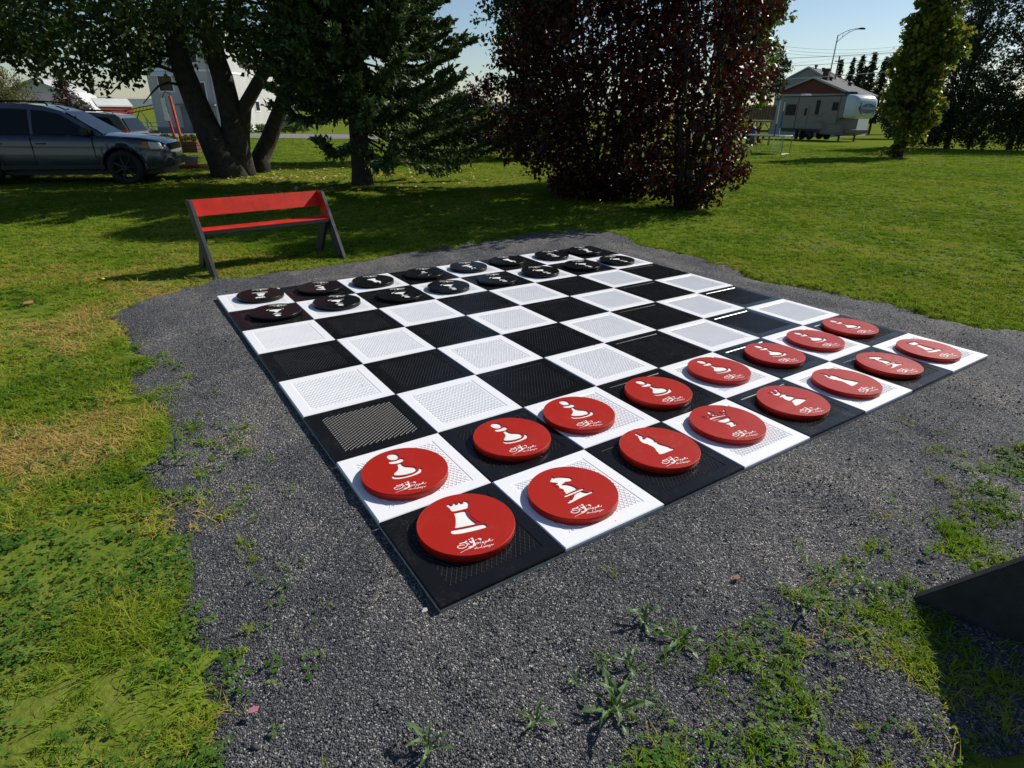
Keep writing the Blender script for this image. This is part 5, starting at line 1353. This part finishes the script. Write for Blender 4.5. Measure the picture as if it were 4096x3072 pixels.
# dandelion rosettes on the gravel
m_dl = leafmat('dandelion_leaf', [(0, (0.06, 0.12, 0.03)), (.6, (0.10, 0.17, 0.05)), (1, (0.16, 0.22, 0.09))], .25)
DAND =  [(0.34, 1.28), (-0.23, 1.14), (-0.89, 1.79), (0.09, 1.24), (0.62, 1.56), (0.51, 1.65), (0.42, 1.44), (0.23, 1.39), (0.31, 1.45), (1.34, 1.79), (1.14, 1.71), (-1.84, 2.8), (-1.77, 2.68), (-1.52, 2.65), (-1.56, 2.4), (1.44, 1.82)]
dlab = ['large dandelion rosette on the gravel at the bottom centre', 'dandelion plant with raised leaves at the bottom edge below the board corner', 'small dandelion plant on the gravel left of the nearest black tile',
        'dandelion plant left of the large rosette', 'leafy dandelion plant on the upper right of the gravel weed cluster', 'thin pale dandelion plant at the top of the gravel weed cluster', 'thin dandelion plant just above the large rosette',
        'reddish ragged dandelion plant left of the gravel weed cluster', 'small pale dandelion plant in the middle of the gravel weed cluster', 'pale dandelion plant near the black panel corner', 'flat pale dandelion plant on gravel left of the black panel',
        'upright dandelion plant at the left gravel edge, the farther of a pair', 'wide dandelion plant at the left gravel edge, the nearer of a pair', 'little dandelion plant alone on gravel left of the white tiles', 'small weed at the left gravel edge below the pair of dandelions', 'pale dandelion plant touching the lower right grass edge']
dsz = [.115, .10, .055, .07, .10, .085, .085, .05, .04, .055, .075, .075, .10, .05, .05, .06]
def dleaf(L, w, rise, seed):
    r_ = random.Random(seed); v = []; f = []; n = 7
    for i in range(n + 1):
        t = i / n; ww = w * (.18 + .95 * t ** .8 * (1.08 - t ** 5) ) * (1.15 if i % 2 == 0 else .38) * r_.uniform(.8, 1.15)
        if i == n: ww = .004
        x = L * t - (.10 * L if i % 2 == 0 and 0 < i < n else 0) * 0
        z = rise * L * math.sin(t * 2.0) ; z -= .25 * rise * L * t * t
        v += [(x - .12 * L * (i % 2 == 0) * (0 < i < n), -ww, z + .25 * ww), (x, 0, z), (x - .12 * L * (i % 2 == 0) * (0 < i < n), ww, z + .25 * ww)]
    for i in range(n): o = i * 3; f += [(o, o + 1, o + 4, o + 3), (o + 1, o + 2, o + 5, o + 4)]
    return v, f
leafme = []
for k in range(4):
    v, f = dleaf(1.0, .13, .25 + .12 * k, k); me = bpy.data.meshes.new('leaf'); me.from_pydata(v, [], f); me.materials.append(m_dl); leafme.append(me)
for i, (x, y) in enumerate(DAND):
    zz = float(zgrav(np.array([x]), np.array([y]))[0])
    e = empty('dandelion_plant', (x, y, zz), random.uniform(0, 6), dlab[i], 'weed', 'dandelion plants on the gravel')
    nl = 13 if i == 0 else random.randint(5, 9); nl = 6 if i == 1 else nl
    for k in range(nl):
        o = bpy.data.objects.new('leaf', leafme[(i + k) % 4]); COL.objects.link(o); o.parent = e
        L = dsz[i] * random.uniform(.7, 1.15); o.scale = (L, L * random.uniform(.8, 1.2), L)
        o.rotation_euler = (random.uniform(-.3, .3), random.uniform(-.35, .1) - (.35 if i in (1, 11) else 0), k * 6.283 / nl + random.uniform(-.3, .3)); o.location = (0, 0, .004)

# clover and small weeds creeping on to the gravel at the bottom edge
cp = np.array([(.42, 1.13), (.46, 1.10), (.50, 1.12), (.40, 1.09), (.47, 1.16), (-.62, 1.02), (-.58, .98), (-.52, 1.0), (.78, 1.55), (.92, 1.62), (1.05, 1.55), (.86, 1.48), (1.15, 1.75), (1.3, 1.9), (-1.55, 2.9), (-1.62, 3.0), (-1.5, 2.8)])
cp = np.concatenate([cp + rg.normal(size=cp.shape) * .035 for _ in range(5)]); n = len(cp)
o = scatter('clover', np.c_[cp, zgrav(cp[:, 0], cp[:, 1])], np.full((n, 3), .85), np.c_[np.zeros((n, 2)), rg.uniform(0, 6.28, n)], rg.choice([3, 4, 1], n), rg.uniform(.1, .5, n), variants, [m_gr, m_cl])
tag(o, 'clover patches creeping over the gravel edge', None, None, 'stuff')

# fallen leaves on the lawn, a flat stone, dandelion flowers
m_fl = leafmat('fallen_leaf_yellow', [(0, (0.55, 0.36, 0.03)), (.6, (0.62, 0.48, 0.10)), (.85, (0.55, 0.50, 0.38)), (1, (0.32, 0.17, 0.06))], .2)
q = np.concatenate([np.c_[rg.normal(-5.6, 2.3, 230), rg.normal(17.0, 1.6, 230)], np.c_[rg.normal(-2.0, 2.2, 70), rg.normal(16.5, 1.8, 70)], np.c_[rg.normal(-6.3, .35, 40), rg.normal(16.5, .22, 40)], np.c_[rg.normal(-4.8, .2, 18), rg.normal(16.9, .15, 18)], np.c_[rg.uniform(-10, -1, 60), rg.uniform(12, 24, 60)]])
o = leaves('fallen_leaves', np.c_[q, zlawn2(q[:, 0], q[:, 1]) + rg.uniform(.03, .06, len(q))], .10, m_fl, None, .75, upb=2.5, seed=9, A=np.c_[rg.normal(size=(len(q), 2)), np.zeros(len(q))])
tag(o, 'yellow fallen leaves scattered beneath the big tree', None, None, 'stuff')
def flat_thing(name, loc, rz, s, m, label, cat, prof=None):
    mb = MB(); pr = prof or [(-.5, -.1), (-.3, .28), (.15, .35), (.5, .1), (.3, -.3), (-.15, -.25)]
    mb.prism([(x * s, y * s) for x, y in pr], 0, s * .10, 'z'); o = mb.build(name, m, bevel=s * .02)
    o.location = loc; o.rotation_euler = (.08, -.05, rz); tag(o, label, cat)
flat_thing('flat_stone', (1.72, 2.17, -.028), R(-15), .085, mat('pale_stone', (0.36, 0.31, 0.26), .8, .15, 30), 'flat pale tan stone lying on the gravel at right', 'stone')
flat_thing('pale_stone', (-.32, 1.685, -.032), R(40), .03, mat('white_pebble', (0.5, 0.48, 0.44), .8, .15, 40), 'whitish pebble beside the nearest board edge', 'stone')
flat_thing('fallen_leaf', (-.79, 1.245, -.005), R(30), .035, mat('pink_leaf', (0.42, 0.16, 0.17), .6, .2, 40), 'pink fallen leaf lying in the clover at lower left', 'leaf')
flat_thing('fallen_leaf', (-4.55, 5.35, -.0), R(70), .10, mat('tan_leaf', (0.36, 0.17, 0.08), .7, .25, 20), 'curled tan leaf on the lawn left of the bench', 'leaf')
flat_thing('fallen_leaf', (.93, 1.88, -.030), R(20), .035, mat('brown_leaf', (0.25, 0.10, 0.04), .7, .25, 40), 'small brown leaf on the gravel near the board edge', 'leaf')
m_yel = mat('dandelion_yellow', (0.65, 0.48, 0.01), .6, .15, 60)
for x, y, lb in ((-4.35, 6.15, 'yellow dandelion flower on the lawn, nearest to the bench'), (-5.7, 5.65, 'yellow dandelion flower by the left edge of the lawn'), (-4.55, 4.55, 'yellow dandelion flower nearest to the gravel on the left lawn'), (-2.95, 7.5, 'yellow flower in the grass beneath the bench')):
    e = empty('dandelion_flower', (x, y, -.03), 0, lb, 'flower', 'dandelion flowers on the lawn')
    mb = MB(); mb.tube([(0, 0, 0), (.003, 0, .05)], .002, 5); mb.build('stem', m_dl, e)
    mb = MB(); mb.lathe([(.004, .046), (.02, .054), (.019, .06), (.008, .066)], 12); mb.build('flower_head', m_yel, e)
